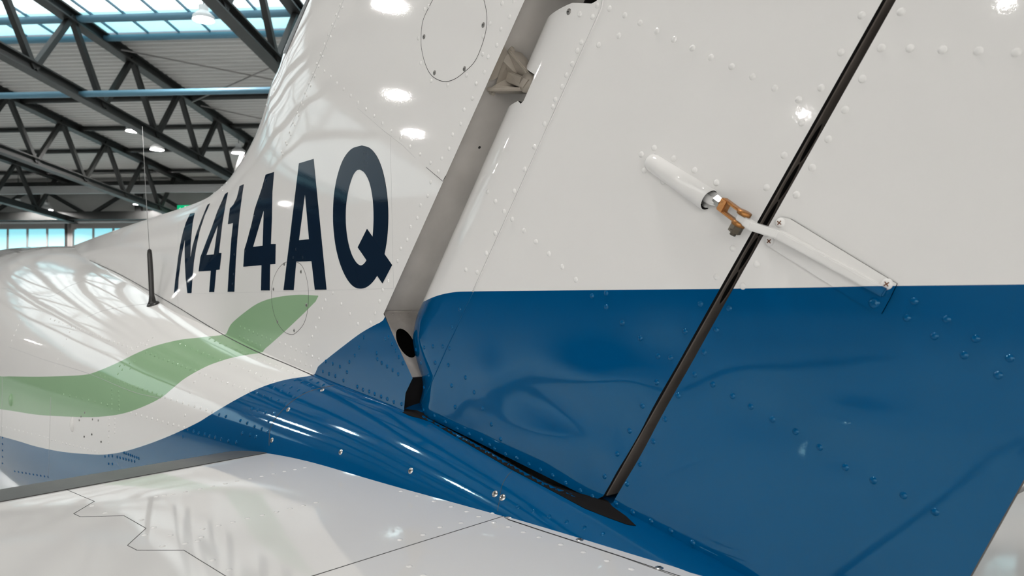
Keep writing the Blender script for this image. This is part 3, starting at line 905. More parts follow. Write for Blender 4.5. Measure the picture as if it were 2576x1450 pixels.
# tab spar web with lightening holes, seen in the hinge gap
wb0 = Vector((te_r_b[0], YC, te_r_b[1])); wb1 = Vector((te_r_up[0], YC, te_r_up[1])); wax = (wb1 - wb0).normalized()
hol = []
for (u, v) in ((2020, 355), (1952, 480), (1900, 585), (1862, 630), (1810, 710)):
    p = at_y(u, v, YC - .005); hol.append(((p - wb0).dot(wax), 0, .021, .018))
hol = [h for h in hol if h[0] > .03]
tw0, tw1 = [YC - Y_flat(te_r_b[0], te_r_b[1]) - .006, YC - Y_flat(te_r_up[0], te_r_up[1]) - .002]
hol = [(t, -.004, .026, min(tw0, tw1) * .8) for t in np.arange(hol[-1][0], hol[0][0] + .01, (hol[0][0] - hol[-1][0]) / 4)]
plate('tab_hinge_spar', wb0 + Vector((.0022, 0, 0)), wb1 + Vector((.0022, 0, 0)), tw0, M_WEB, rud_o, holes=hol, hw1=tw1)
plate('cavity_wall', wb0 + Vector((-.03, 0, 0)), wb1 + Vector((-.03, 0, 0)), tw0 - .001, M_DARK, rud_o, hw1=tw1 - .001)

# hinge casting between fin spar and rudder nose
hp = lambda u, v, lift=0.0: at_plane(u, v, sp0, spn) + spn * lift
hb = thing if False else None
apx = at_y(1332, 208, YC - .030)
A1_, A2_, A3_ = hp(1276, 126), hp(1216, 224), hp(1300, 190)
A2_ = hp(1222, 224); A4_ = hp(1240, 150)
ce = (A1_ + A2_ + A3_) / 3
ap_u, ap_l = at_y(1339, 200, YC - .032), at_y(1322, 224, YC - .032)
deep = Yv * .03
def blade(p, q_, r_, s_, th):
    n = (Vector(q_) - Vector(p)).cross(Vector(s_) - Vector(p)).normalized() * th * .5
    L = [Vector(v) for v in (p, q_, r_, s_)]
    return [v - n for v in L] + [v + n for v in L]
port = hp(1230, 165) 
hc = boxes('hinge_casting', [blade(A1_, ap_u, ap_u + deep, A1_ + deep, .006), blade(A2_, ap_l, ap_l + deep, A2_ + deep, .006),
                             blade(hp(1284, 178), ap_u, ap_l, hp(1276, 205), .012)], M_CAST, fin_o)
bm = bmesh.new(); bm.from_mesh(hc.data); bmesh.ops.bevel(bm, geom=bm.edges[:], offset=.0016, segments=2, affect='EDGES'); bm.to_mesh(hc.data); bm.free()
cv = [hp(1274, 128, .004), ap_u, ap_l, hp(1226, 222, .004), hp(1283, 193, .001), hp(1262, 150, .006), hp(1243, 208, .006), hp(1289, 178, .022), hp(1290, 203, .020)]
mesh('hinge_web', cv, [(0, 1, 7, 5), (7, 1, 2, 8), (3, 6, 8, 2), (7, 8, 4), (5, 7, 4), (6, 4, 8), (5, 4, 6)], M_CAST, fin_o, False)
tube('hinge_boss', [ap_u * .5 + ap_l * .5 - Yv * .004 - spn * .004, ap_u * .5 + ap_l * .5 + Yv * .05 - spn * .004], .016, M_CAST, fin_o, 20)
cc = hp(1270, 165) - Yv * .034
ring = [cc + (edir * math.cos(a) + Yv * math.sin(a)) * .034 for a in np.linspace(0, 2 * math.pi, 30, endpoint=False)]
ring = [Vector((r.x, max(r.y, YC - TF + .003), r.z)) for r in ring]
mesh('bearing_cover', ring + [r + spn * .005 for r in ring], [tuple(range(30, 60))] + [(i, (i + 1) % 30, 30 + (i + 1) % 30, 30 + i) for i in range(30)], M_CAST, fin_o, False)
for (u, v) in ((1286, 124), (1237, 231), (1281, 222), (1307, 161)):
    c = hp(u, v)
    tube('bolt', [c - spn * .001, c + spn * .002, c + spn * .0021, c + spn * .007], [.0055, .0055, .0042, .0042], M_CAST, fin_o, 6, False)
for (u, v) in ((1206, 371),):
    c = hp(u, v); tube('drain_hole', [c, c + spn * .0006], .0026, M_HOLE, fin_o, 14)
for k in range(5):
    c = pl0 + (pl1 - pl0) * .07 + Yv * (-.045 + k * .018)
    tube('rivet', [c, c + spn * .0025], [.0035, .002], M_SPARD, fin_o, 8)
c = at_y(1031, 1016, YC - .012)
boxes('bonding_clip', [bar8(c - Vector((.012, 0, .0)), c + Vector((.012, 0, .002)), Yv, UPW, .02, .008)], M_SPAR, fin_o)

# ---- registration letters on the fin
def LT(pts): return tr(pts, 420, 480, 5.332)
Npoly = LT([(95, 1375), (112, 1200), (130, 1060), (150, 900), (180, 720), (215, 560), (255, 430), (310, 310), (375, 298), (348, 420), (333, 560), (320, 700), (315, 905), (345, 740), (395, 570), (470, 370), (545, 190), (580, 168), (505, 340), (440, 540), (395, 750), (362, 960), (345, 1150), (330, 1375), (275, 1375), (252, 1180), (241, 960), (238, 760), (243, 645), (218, 770), (192, 900), (175, 1040), (157, 1180), (147, 1375)])
F1 = LT([(820, 20), (780, 45), (735, 150), (680, 270), (600, 500), (530, 680), (470, 840), (450, 890), (425, 1085), (590, 1075), (567, 1362), (635, 1362), (662, 1065), (708, 1060), (733, 838), (698, 835), (745, 430), (790, 170)])
F1h = LT([(685, 460), (630, 855), (530, 863), (590, 700), (640, 570)])
ONE = [(613.6, 463.8), (602.8, 468.4), (601, 478), (596, 498), (587.3, 515.3), (578.6, 524.6)] + LT([(818, 450), (888, 435), (865, 640), (830, 1100), (815, 1357), (905, 1357), (925, 920), (945, 640), (975, 320), (1015, 20)])
F2 = [(689.7, 432.8), (668.6, 439.6), (664.3, 454.5), (658, 476.8), (649.4, 501.7), (640.7, 527.7), (633.8, 560.6)] + LT([(1085, 640), (1040, 790), (1025, 1022), (1270, 1000), (1262, 1340), (1380, 1340), (1385, 990), (1455, 985), (1460, 715), (1395, 715), (1408, 400), (1415, 20)])
F2h = LT([(1300, 260), (1285, 738), (1155, 755)])
LA = [(752.2, 411.2), (789.1, 400), (821.7, 729.2), (792.2, 729.5), (783.9, 657.5), (745.3, 658.7), (739.1, 730.4), (713.4, 730.4)]
LAh = [(767.4, 487.6), (777.6, 602.2), (752.2, 604.7)]
def egg(pts): return smooth_line(pts + [pts[0]], 6)[:-1]
Qo = egg(tr([(678, 52), (745, 75), (805, 150), (850, 270), (880, 430), (892, 600), (885, 780), (862, 930), (830, 1050), (780, 1140), (725, 1195), (668, 1213), (610, 1195), (555, 1130), (505, 1020), (468, 880), (448, 720), (445, 580), (455, 430), (485, 280), (530, 160), (595, 80)], 700, 350, 3.22))
Qi = egg(tr([(660, 248), (700, 275), (740, 355), (765, 480), (773, 620), (768, 760), (752, 880), (722, 970), (690, 1015), (660, 1022), (625, 990), (590, 920), (562, 810), (548, 680), (550, 540), (570, 410), (602, 305), (632, 258)], 700, 350, 3.22))
Qt = tr([(720, 728), (645, 878), (845, 1170), (923, 1022)], 700, 350, 3.22)
for nm, po, ho in (('letter_n', Npoly, []), ('digit_four', F1, [F1h]), ('digit_one', ONE, []), ('digit_four', F2, [F2h]), ('letter_a', LA, [LAh]), ('letter_q', Qo, [Qi])):
    decal(nm, po, SFIN, .0005, M_NAVY, fin_o, 9, ho, bstep=6)
decal('letter_q_tail', Qt, SFIN, .0007, M_NAVY, fin_o, 9, bstep=6)
for ln in ([(982, 345), (990, 725)], [(990, 726), (700, 734), (460, 740)]): seam(ln, SFIN, fin_o, .0003, M_SEAML, 'film_edge', 10)

# lamps over the port side of the hangar: the ones mirrored in the fin stand where their reflections put them
spots = [(a, -8.0) for a in (-23.2, -13.2, -3.2, 6.8)] + [(-11.2, 1.0), (-1.2, 1.2), (-8.2, 3.0), (1.8, 14.6), (6.8, 14.6), (1.8, 24), (-3.2, 24)] + [(a, 7.0) for a in (1.8, 6.8)]
for (u, v, sf) in ((978, 10, SFIN), (998, 238, SFIN), (1040, 335, SFIN), (715, 512, SFIN), (1395, 522, None)):
    if sf is None:
        p, n = SRUD.hit(u, v)
    else: p, n = sf.hit(u, v)
    d = ray(u, v).normalized(); r = d - n * (2 * d.dot(n))
    t = 1.0
    while t < 60:
        w = p + r * t; b = w.dot(HB)
        if w.z > roof_z(b) - 1.9: break
        t += .02
    a, b = (p + r * t).dot(HA), (p + r * t).dot(HB)
    if A0 + 1 < a < A1 - 1 and B0 + 1 < b < B1 - 1: spots.append((a, b, 1.9))
for (a, b, *dr) in spots:
    lamp(H(a, b, roof_z(b) - (dr[0] if dr else .45)), 'round white hangar lamp hung from the roof outside the picture', 'round lamps under the hangar roof')
# ---- fin details
def ellipse(cx, cy, rx, ry, rot=0, n=48):
    return [(cx + rx * math.cos(a) * math.cos(rot) - ry * math.sin(a) * math.sin(rot), cy + rx * math.cos(a) * math.sin(rot) + ry * math.sin(a) * math.cos(rot)) for a in np.linspace(0, 2 * math.pi, n, endpoint=False)]
P1 = egg(tr([(1255, 0 - 10), (1320, -120), (1420, -170), (1540, -140), (1640, -60), (1680, 60), (1690, 160), (1680, 260), (1645, 380), (1590, 500), (1500, 590), (1430, 640), (1355, 662), (1280, 640), (1225, 590), (1185, 500), (1160, 390), (1157, 300), (1165, 200), (1190, 120)], 700, 0, 3.22))
P2 = egg([(735, 657), (757, 666), (770, 695), (776, 735), (774, 780), (764, 815), (745, 837), (733, 842), (715, 835), (698, 812), (687, 780), (683, 745), (686, 710), (698, 680), (715, 662)])
for po in (P1, P2):
    seam(po, SFIN, fin_o, .0007, M_SEAM, 'access_panel_gap', 5, True)
screws(tr([(1180, 298), (1265, 590), (1507, 557), (1660, 203)], 700, 0, 3.22), SFIN, fin_o, M_SCREWD, M_SLOT, .0048, .0012)
screws([(757, 684), (715, 665), (771, 768), (698, 810), (740, 832), (688, 728)], SFIN, fin_o, M_SCREWD, M_SLOT, .0048, .0012)
fr = tr([(1813, 27), (1873, 137), (1803, 237), (1770, 367), (1700, 460), (1670, 583), (1602, 677), (1572, 798), (1505, 888), (1477, 1004), (1412, 1090), (1383, 1205), (1325, 1285), (1296, 1390), (1907, 8),
         (375, 578), (425, 622), (475, 672), (531, 724), (587, 776), (646, 830), (710, 884), (778, 940), (845, 1000), (917, 1062), (992, 1122), (1068, 1188), (1150, 1252), (1233, 1320),
         (1185, 75), (1217, 50), (1135, 310), (1155, 512), (1240, 655), (1373, 690), (1525, 612), (1655, 440), (1660, 295), (1715, 190)], 700, 0, 3.22)
fr += tr([(1235, 350), (1210, 460), (1152, 538), (1126, 640), (1072, 712), (1045, 817), (993, 888), (968, 990), (890, 1150), (847, 1225), (822, 1315), (785, 1410)], 700, 350, 3.22)
fr += tr([(705, 178), (678, 250), (652, 325), (625, 402), (597, 475), (570, 545), (832, 210), (902, 290), (968, 372), (1105, 285), (1070, 360), (765, 122), (1143, 190),
          (335, 525), (380, 540), (425, 560), (467, 580), (510, 600), (553, 615), (598, 635), (650, 655), (370, 635), (415, 650), (457, 665), (500, 680), (545, 700), (587, 715)], 600, 700, 3.22)
fr += tr(line_px((500, 40), (28, 1230), 16) + line_px((520, 62), (38, 1250), 16), 700, 0, 3.22)
fr += tr(line_px((90, 190), (590, 420), 2), 0, 0, 3.22)[:0]
fr += line_px((690, 225), (560, 480), 14)
rivets(fr, SFIN, fin_o, M_WHITE, .0040, .0016)
gr = tr(line_px((15, 395), (260, 500), 8) + line_px((10, 475), (175, 548), 6), 600, 700, 3.22)
rivets(gr, SFIN, fin_o, M_AIR)
fb_ = tr([(1013, 480), (975, 562), (940, 627), (897, 680), (706, 677), (763, 695), (820, 718), (683, 757), (733, 777), (784, 793), (850, 830), (878, 762), (1118, 608), (1124, 657), (1160, 687), (1203, 715), (1248, 745), (1293, 778), (1188, 495), (1213, 480), (1242, 533), (1270, 587), (1297, 640), (1330, 690), (962, 880), (1008, 905), (1058, 920), (1103, 940), (1155, 960), (1205, 980), (1258, 1003), (1320, 1020)], 600, 700, 3.22)
rivets(fb_, SFIN, fin_o, M_BLUE, .0046, .0022)
dk = tr([(2400, 730), (2378, 800), (2455, 797), (2352, 660)], 0, 400, 3.22)
rivets(dk + [(655, 500), (648, 520), (640, 545), (634, 570), (628, 592), (622, 612), (618, 632), (662, 470), (670, 455), (590, 640), (588, 690), (585, 715)], SFIN, fin_o, M_NAVY, .0042, .0018)
seam(tr([(530, 0), (350, 455), (100, 1030)], 700, 0, 3.22), SFIN, fin_o, .0004, M_SEAML)
seam(tr([(640, 875), (740, 960), (860, 1065), (1010, 1180), (1110, 1280)], 700, 0, 3.22), SFIN, fin_o, .0003, M_SEAML)
seam(tr([(1197, 228), (1333, 342), (1362, 285)], 700, 350, 3.22), SFIN, fin_o, .0006)
seam([(449, 560), (446, 700), (448, 772)], SFIN, fin_o, .0005, M_SEAML)
# root joint line between fin and fuselage
rootpx = [(225, 655), (300, 690), (365, 726), (450, 775), (500, 806), (575, 850), (650, 887), (720, 916), (787, 945)]
seam(smooth_line(rootpx, 8), Nearest(SF, SFIN), fin_o, .0018, M_SEAM, 'root_seam', 5)
seam(smooth_line([(787, 946), (840, 968), (900, 992), (960, 1015), (1016, 1037)], 6), SF, fin_o, .0022, M_BLUE, 'root_bead', 5)
# leading edge de-icing boot
lp = [p for p in le_s if p[1] > xz(716, 146, YC)[1]]
i0 = xz(731, 137, YC - .03); i1 = xz(785.4, 0, YC - .03)
isl = (i1[0] - i0[0]) / (i1[1] - i0[1])
boot_out = [(i0[0], i0[1]), (i0[0] + isl * (ZT - i0[1]), ZT)] + [(a[0] - .0006, a[1]) for a in lp[::-1]]
slab('deicing_boot', clean(boot_out), T_fin, .012, M_BOOT, fin_o, off=.0012, bstep=.01)

# ---- rudder details
seam([(1518, -5), (1513, 22), (1480, 95), (1190, 735)], SRUD, rud_o, .0010, M_WHITE, 'skin_lap', 8, lift=.6)
seam([(1190, 737), (1120, 885), (1050, 1042)], SRUD, rud_o, .0010, M_BLUE, 'skin_lap', 8, lift=.6)
seam([(1516, -5), (1511, 22), (1478, 95), (1188, 735)], SRUD, rud_o, .0004, M_SEAML, 'panel_seam', 8, lift=.9)
rr = tr([(975, 45), (936, 137), (846, 343), (813, 410), (772, 518), (724, 610), (690, 703), (635, 808), (617, 866), (547, 1003), (463, 1190), (385, 1375), (832, 115),
         (1072, 70), (1197, 125), (1320, 185), (1455, 250), (1595, 320), (1745, 390), (1895, 465), (2062, 540), (2232, 623), (2412, 715), (985, 365), (1147, 290)], 1200, 0, 3.22)
rr += tr([(2075, 65), (1995, 245), (1912, 422), (1830, 587), (1757, 763), (1685, 925), (1612, 1080), (1697, 428), (1760, 505), (1520, 1060), (1895, 650), (1990, 742), (2087, 832), (2192, 930), (2300, 1035), (2410, 1140)], 700, 350, 3.22)
rr += tr([(308, 72), (203, 125), (465, 158), (228, 255), (380, 345), (635, 253), (812, 355), (545, 443), (717, 545), (1360, 132), (1217, 393), (945, 885), (813, 1117)], 1550, 350, 3.22)
rr += tr([(1260, 125), (1093, 425), (932, 712), (778, 993), (633, 1260), (750, 808)], 1776, 0, 3.22)
rivets(rr, SRUD, rud_o, M_WHITE, .0044, .0023)
rbz = tr([(505, 253), (440, 400), (365, 553), (285, 553), (215, 563), (150, 580), (420, 570), (305, 685), (190, 690), (410, 705), (250, 790), (215, 885), (160, 1010), (550, 805), (437, 870), (620, 925), (690, 1055), (210, 1068), (297, 1118), (387, 1170), (467, 1045), (483, 1222), (580, 1268), (760, 1185), (680, 1312), (745, 1355), (785, 1385), (835, 1305), (875, 1430), (1575, 145), (1690, 122), (1690, 235), (1822, 362)], 1000, 700, 3.22)
rbz += tr([(967, 495), (1063, 545), (1157, 590), (1256, 637), (1360, 700), (1480, 760), (1578, 805)], 1000, 1000, 3.22)
rbz += tr([(627, 155), (535, 322), (448, 480), (363, 628), (278, 770), (200, 920), (125, 1058), (50, 1195), (265, 362), (372, 470), (155, 270)], 1500, 700, 2.394)
rivets(rbz, SRUD, rud_o, M_BLUE, .0042, .0022)
screws(tr([(742, 95)], 1200, 0, 3.22), SRUD, rud_o, M_SCREWD, M_SLOT, .005, .0015)
tw = tr([(1580, 97), (1420, 388), (1653, 392), (1915, 403), (2207, 413), (2512, 427), (1265, 640), (1127, 890), (990, 1128), (860, 1360)], 1776, 0, 3.22)
tw += tr([(1587, 233), (1460, 453), (1138, 1015), (1027, 1192)], 1550, 350, 3.22)
rivets(tw, STAB, tab_o, M_WHITE, .0046, .0023)
tbz = tr([(800, 182), (723, 312), (648, 447), (590, 580), (700, 640), (820, 710), (930, 775), (1060, 850), (1200, 925), (1345, 1020), (1500, 1140), (1668, 1220), (1850, 1310), (2040, 1410), (493, 708), (413, 850), (343, 985), (262, 1120), (185, 1240), (118, 1358), (218, 1410), (1915, 140), (1870, 240), (2110, 248), (2037, 350), (2285, 365), (2215, 465), (2490, 483), (2420, 585)], 1500, 700, 2.394)
tbz += tr([(1903, 930), (2053, 1005), (2213, 1083), (2390, 1180)], 1000, 1000, 3.22)
rivets(tbz, STAB, tab_o, M_BLUE, .0042, .0020)

# ---- tab push rod: fairing tube on the rudder, rod, clevis and horn on the tab
fa, na = SRUD.hit(1632, 402); fbp, nbp = SRUD.hit(1792, 505)
if fa and fbp:
    ax = (fbp - fa).normalized()
    c0, c1 = fa + na * .001, fbp + nbp * .0075
    prof = [(0, .0035), (.02, .0085), (.05, .0118), (.12, .0128), (1.0, .0152)]
    pts = [c0 + (c1 - c0) * t for t, r in prof]; rads = [r for t, r in prof]
    V, Fc = tube_pts(pts, rads, 28, False); n0 = len(V)
    V2, F2_ = tube_pts(pts[2:], [r - .0016 for r in rads[2:]], 28, False)
    m_in = len(V)
    Fall = Fc + [tuple(reversed([i + m_in for i in f])) for f in F2_]
    e1, e2 = (len(pts) - 1) * 28, m_in + (len(pts) - 3) * 28
    for k in range(28): Fall.append((e1 + k, e1 + (k + 1) % 28, e2 + (k + 1) % 28, e2 + k))
    Fall.append(tuple(range(27, -1, -1)))
    fair = mesh('push_rod_fairing', V + V2, Fall, [M_WHITE, M_DARK], rud_o)
    for i, f in enumerate(fair.data.polygons):
        if len(Fc) <= i < len(Fc) + len(F2_): f.material_index = 1
    # tip of rod and clevis in the air above the surface
    clev0 = at_y(1812, 510, (c1.y - .004)); horn = at_y(1852, 540, c1.y - .010)
    rod = tube('push_rod', [c0 + (c1 - c0) * .6, c1 + (clev0 - c1) * .1, clev0], .0058, M_SCREW if False else M_WHITE, rud_o, 16)
    dirr = (horn - clev0).normalized()
    tube('lock_nut', [clev0 - dirr * .008, clev0 + dirr * .004], .0072, M_SCREW, rod, 6, False)
    upv = Vector((0, -1, 0)); sd = dirr.cross(upv).normalized()
    end = clev0 + dirr * .050
    cl = boxes('clevis', [bar8(clev0 + dirr * .006 + sd * s_ * .0068, end + sd * s_ * .0068, sd, upv, .0034, .0105) for s_ in (1, -1)] + [bar8(clev0 + dirr * .002, clev0 + dirr * .014, sd, upv, .0165, .012)], M_BRONZE, rud_o)
    bm = bmesh.new(); bm.from_mesh(cl.data); bmesh.ops.bevel(bm, geom=bm.edges[:], offset=.0012, segments=2, affect='EDGES'); bm.to_mesh(cl.data); bm.free()
    bp_ = end - dirr * .007
    tube('clevis_boss', [bp_ + sd * .0045, bp_ + sd * .0095], .0088, M_BRONZE, cl, 16)
    tube('clevis_boss', [bp_ - sd * .0045, bp_ - sd * .0095], .0088, M_BRONZE, cl, 16)
    tube('bolt_head', [bp_ + sd * .0095, bp_ + sd * .013], .007, M_BRONZE, cl, 6, False)
    sgn = 1 if sd.z > 0 else -1
    tube('castle_nut', [bp_ - sd * sgn * .009, bp_ - sd * sgn * .019], .0082, M_NUT, cl, 6, False)
    tube('cotter_pin', [bp_ - sd * sgn * .015 - upv * .009, bp_ - sd * sgn * .015 + upv * .010], .0014, M_NUT, cl, 6)
    tube('bolt_end', [bp_ - sd * sgn * .019, bp_ - sd * sgn * .023], .004, M_NUT, cl, 10)
    # horn: base plate on the tab with a rib that reaches to the clevis
    hpl = decal('horn_base', [(1966, 546), (1990, 551), (2258, 714), (2240, 752), (2219, 790), (2200, 786), (1935, 620), (1922, 604)], STAB, .0022, M_RUD, tab_o, 14, bstep=8)
    b0, nb0 = STAB.hit(1975, 592); b1, nb1 = STAB.hit(2232, 738)
    hA, hB, hC = bp_ - dirr * .006, b0 + nb0 * .016, b1 + nb1 * .004
    sdn = (hC - hA).normalized().cross(upv).normalized()
    w = .0052
    sec = [(hA, .0065, .0065), (bp_ + dirr * .02, .008, .007), (hB, .0075, .014), (b0 + (b1 - b0) * .45 + nb0 * .009, .007, .008), (hC, .006, .004)]
    V, Fc = [], []
    for (p, up_, dn) in sec:
        V += [p - sdn * w - upv * dn, p + sdn * w - upv * dn, p + sdn * w + upv * up_ * .7, p - sdn * w + upv * up_ * .7]
    for i in range(len(sec) - 1):
        for k in range(4): Fc.append((4 * i + k, 4 * i + (k + 1) % 4, 4 * i + 4 + (k + 1) % 4, 4 * i + 4 + k))
    Fc += [(3, 2, 1, 0), tuple(4 * (len(sec) - 1) + k for k in range(4))]
    hr = mesh('horn_arm', V, Fc, M_RUD, tab_o, False)
    bm = bmesh.new(); bm.from_mesh(hr.data); bmesh.ops.recalc_face_normals(bm, faces=bm.faces[:]); bmesh.ops.bevel(bm, geom=bm.edges[:], offset=.0015, segments=2, affect='EDGES'); bm.to_mesh(hr.data); bm.free()
    for f in hr.data.polygons: f.use_smooth = False
    hpl_me = hpl.data
    SH = Surf([v.co.copy() for v in hpl_me.vertices], [tuple(p.vertices)[:3] for p in hpl_me.polygons if len(p.vertices) == 3], [STAB.norm(v.co, 0, Vector((0, 1, 0))) for v in hpl_me.vertices])
    screws([(1963, 561), (1937, 607), (2232, 715)], SH, tab_o, M_WHITE, M_RUST, .0062, .0034)
    screws([(2200, 763)], SH, tab_o, M_BLUE, M_BLUE, .0062, .0034)

# ---- fuselage details
def fz(p, x0=0, y0=800): return tr(p, x0, y0, 3.22)
fw = fz(line_px((410, 8), (1062, 245), 20) + line_px((1620, 447), (2030, 592), 10) + line_px((1340, 645), (1720, 760), 9) + line_px((1060, 770), (1490, 890), 11) + line_px((420, 990), (800, 1090), 14) + line_px((20, 880), (390, 975), 12)
        + line_px((565, 115), (445, 390), 6) + line_px((1870, 370), (2220, 510), 8) + line_px((2090, 330), (2430, 465), 8) + line_px((1030, 285), (1240, 160), 6) + [(1575, 520), (1543, 605), (1500, 790), (1133, 205), (1185, 220)]
        + line_px((885, 820), (880, 1010), 5) + line_px((930, 820), (930, 930), 4) + line_px((165, 20), (95, 185), 5))
rivets(fw, SF, fus, M_WHITE, .0042, .0018)
fg = fz(line_px((1185, 280), (1580, 432), 12) + line_px((810, 465), (1310, 630), 14) + line_px((1460, 210), (1780, 340), 8) + line_px((1700, 170), (2000, 295), 8) + line_px((970, 390), (1090, 355), 4) + [(990, 420), (1055, 410), (955, 455)]
        + line_px((515, 620), (870, 705), 8) + line_px((905, 580), (905, 740), 5) + line_px((960, 600), (965, 745), 5))
rivets(fg, SF, fus, M_AIR, .0042, .0018)
fbl = tr([(290, 890), (370, 865), (425, 885), (348, 912), (485, 908), (405, 933), (530, 928), (447, 965), (150, 935), (205, 955), (260, 975), (320, 993), (378, 1013), (155, 1070), (220, 1090), (287, 1095), (15, 1155), (70, 1175), (130, 1203), (188, 1222), (235, 1245), (30, 1258), (95, 1270), (140, 1287), (245, 1160), (515, 843), (570, 863), (603, 888), (587, 823), (640, 848), (687, 865), (460, 825), (105, 1060)], 600, 700, 3.22)
fbl += fz([(1525, 905), (1570, 920), (1612, 935), (1658, 945), (1700, 957), (1745, 968), (1793, 982), (1852, 997), (1915, 1010), (1480, 965), (1775, 785), (1830, 800)] + line_px((120, 1245), (390, 1290), 10) + line_px((1005, 1095), (1125, 1140), 8) + line_px((950, 1130), (1090, 1165), 7) + [(880, 1120), (910, 1120), (850, 1125), (880, 1185), (910, 1185)] + line_px((20, 970), (20, 1180), 5))
rivets(fbl, SF, fus, M_BLUE, .0046, .0022)
rivets(tr([(975, 890), (1095, 920), (1228, 967), (1368, 1010), (1512, 1057), (1660, 1107)], 1000, 1000, 3.22), SF, fus, M_BLUE, .0036, .0014)
screws([(857, 1138), (1033, 1185), (1245, 1243), (1264, 1252), (725, 1031), (684, 1108), (811, 982)], SF, fus, M_SCREW, M_SLOT, .0058, .0022)
seam(smooth_line([(677, 1122), (679, 1085), (690, 1058), (720, 1023), (750, 1000), (785, 983), (840, 970)], 6), SF, fus, .0011, M_SEAM)
seam(smooth_line([(1251, 1287), (1256, 1262), (1262, 1225), (1275, 1200), (1288, 1186)], 6), SF, fus, .0006, M_SEAM)
seam(smooth_line([(0, 725), (60, 733), (126, 746), (170, 722), (215, 705)], 4), SF, fus, .0008, M_SEAML)
seam(smooth_line([(220, 798), (260, 782), (310, 773), (360, 766), (400, 764), (450, 775)], 4), SF, fus, .0008, M_SEAML)
seam([(128, 1000), (124, 1120), (122, 1205)], SF, fus, .0010, M_SEAML); seam([(6, 950), (4, 1100), (3, 1200)], SF, fus, .0010, M_SEAML)
seam(smooth_line([(20, 872), (110, 905), (222, 940), (330, 985), (404, 1003)], 4), SF, fus, .0007, M_SEAML)
for (u, v) in fz([(687, 768), (657, 800), (750, 823), (797, 832), (745, 945), (683, 963), (820, 1005), (643, 830)]):
    p, n = SF.hit(u, v)
    if p: tube('static_port', [p - n * .001, p + n * .0012], .0035, M_SCREWD if v < 1070 else M_SLOT, fus, 10)
for (u, v, l) in ((183, 1068, .028), (28, 1007, .028)):
    p, n = SF.hit(u, v)
    if p:
        dm = dome_mesh('drain_scoop', .012, .009, 4, 16); o = link('drain_scoop', dm, M_WHITE if v > 1040 else M_AIR, fus)
        M = n.to_track_quat('Z', 'Y').to_matrix().to_4x4(); M.translation = p
        o.matrix_basis = M @ Matrix.Diagonal((.8, 2.2, 1, 1))
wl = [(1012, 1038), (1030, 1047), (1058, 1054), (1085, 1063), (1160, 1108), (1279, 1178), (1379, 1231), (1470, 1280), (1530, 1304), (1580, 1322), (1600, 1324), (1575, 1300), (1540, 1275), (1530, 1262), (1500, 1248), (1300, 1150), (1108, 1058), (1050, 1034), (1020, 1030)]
decal('well_and_rudder_shadow', wl, SF, .0006, M_DARK, fus, 8, bstep=5)  # black sheet: open well in front, rudder's shadow painted on the cone behind
# whip antenna on the fuselage crown
pa, na_ = SF.hit(385, 766)
if pa:
    dep = pa.dot(FW)
    def hang(u, v): d = ray(u, v); return d * (dep / d.dot(FW))
    ant = tube('antenna_mast', [pa - UPW * .01, hang(383, 757), hang(382, 745), hang(379.5, 690), hang(376.5, 640), hang(376, 630), hang(375.8, 627)], [.020, .012, .0088, .0088, .0085, .007, .003], M_BLACK, PLANE, 16)
    tube('antenna_wire', [hang(376, 630), hang(367, 490), hang(358, 318)], .0011, M_WIRE, ant, 6)
    tube('antenna_foot', [pa - na_ * .004, pa + na_ * .006], [.024, .018], M_BLACK, ant, 20)

# ---- horizontal stabilizer (port and starboard)
def x_le(y): return -1.88 + .17 * (.65 - y)
def x_seam(y): return -1.615 + .222 * (.652 - y)
X_HINGE, X_TEE = -.46, -.12
ZS = -.33
def z_top(x, y):
    t = x - x_le(y)
    z = ZS - .07 + .07 * math.sqrt(max(0, 1 - (1 - min(t / .55, 1)) ** 2))
    if x > -.9: z -= .062 * ((x + .9) / .75) ** 2
    return z
def z_botm(x, y):
    t = x - x_le(y)
    z = ZS - .07 - .05 * math.sqrt(max(0, 1 - (1 - min(t / .5, 1)) ** 2))
    if x > -1.0: z += .045 * min(1, (x + 1.0) / .85)
    return z
Y0S, Y1S = .82, -1.78
def airfoil(y, xa, xb, n, offs=0.0):
    top, botm = [], []
    for k in range(n + 1):
        f = k / n; f = f ** 2.2 if xa is None else f
        x0 = x_le(y) if xa is None else xa
        x = x0 + (xb - x0) * f
        top.append((x, z_top(x, y) + offs)); botm.append((x, z_botm(x, y) - offs))
    return top, botm
def wing(name, mat, parent, xa, xbf, n, ny, y0, y1, offs=0.0, mirror=False, close=True):
    V, Fc = [], []
    ysn = np.linspace(y0, y1, ny)
    for y in ysn:
        t, b = airfoil(y, xa, xbf(y) if callable(xbf) else xbf, n, offs)
        loop = t[::-1] + (b[1:] if xa is None else b)
        if xa is None and offs: loop[n] = (loop[n][0] - offs, loop[n][1])
        for x, z in loop: V.append((x, (2 * YC - y) if mirror else y, z))
    m = len(loop)
    for i in range(ny - 1):
        for k in range(m - 1): Fc.append((i * m + k, i * m + k + 1, (i + 1) * m + k + 1, (i + 1) * m + k))
        if close: Fc.append((i * m + m - 1, i * m, (i + 1) * m, (i + 1) * m + m - 1))
    Fc.append(tuple(range(m))); Fc.append(tuple((ny - 1) * m + k for k in range(m - 1, -1, -1)))
    o = mesh(name, V, Fc, mat, parent, True)
    bm = bmesh.new(); bm.from_mesh(o.data); bmesh.ops.recalc_face_normals(bm, faces=bm.faces[:])
    for f in bm.faces:
        if len(f.verts) > 4: f.smooth = False
    for e in bm.edges:
        if len(e.link_faces) == 2 and e.calc_face_angle(0) > .7: e.smooth = False
    bm.to_mesh(o.data); bm.free()
    return o
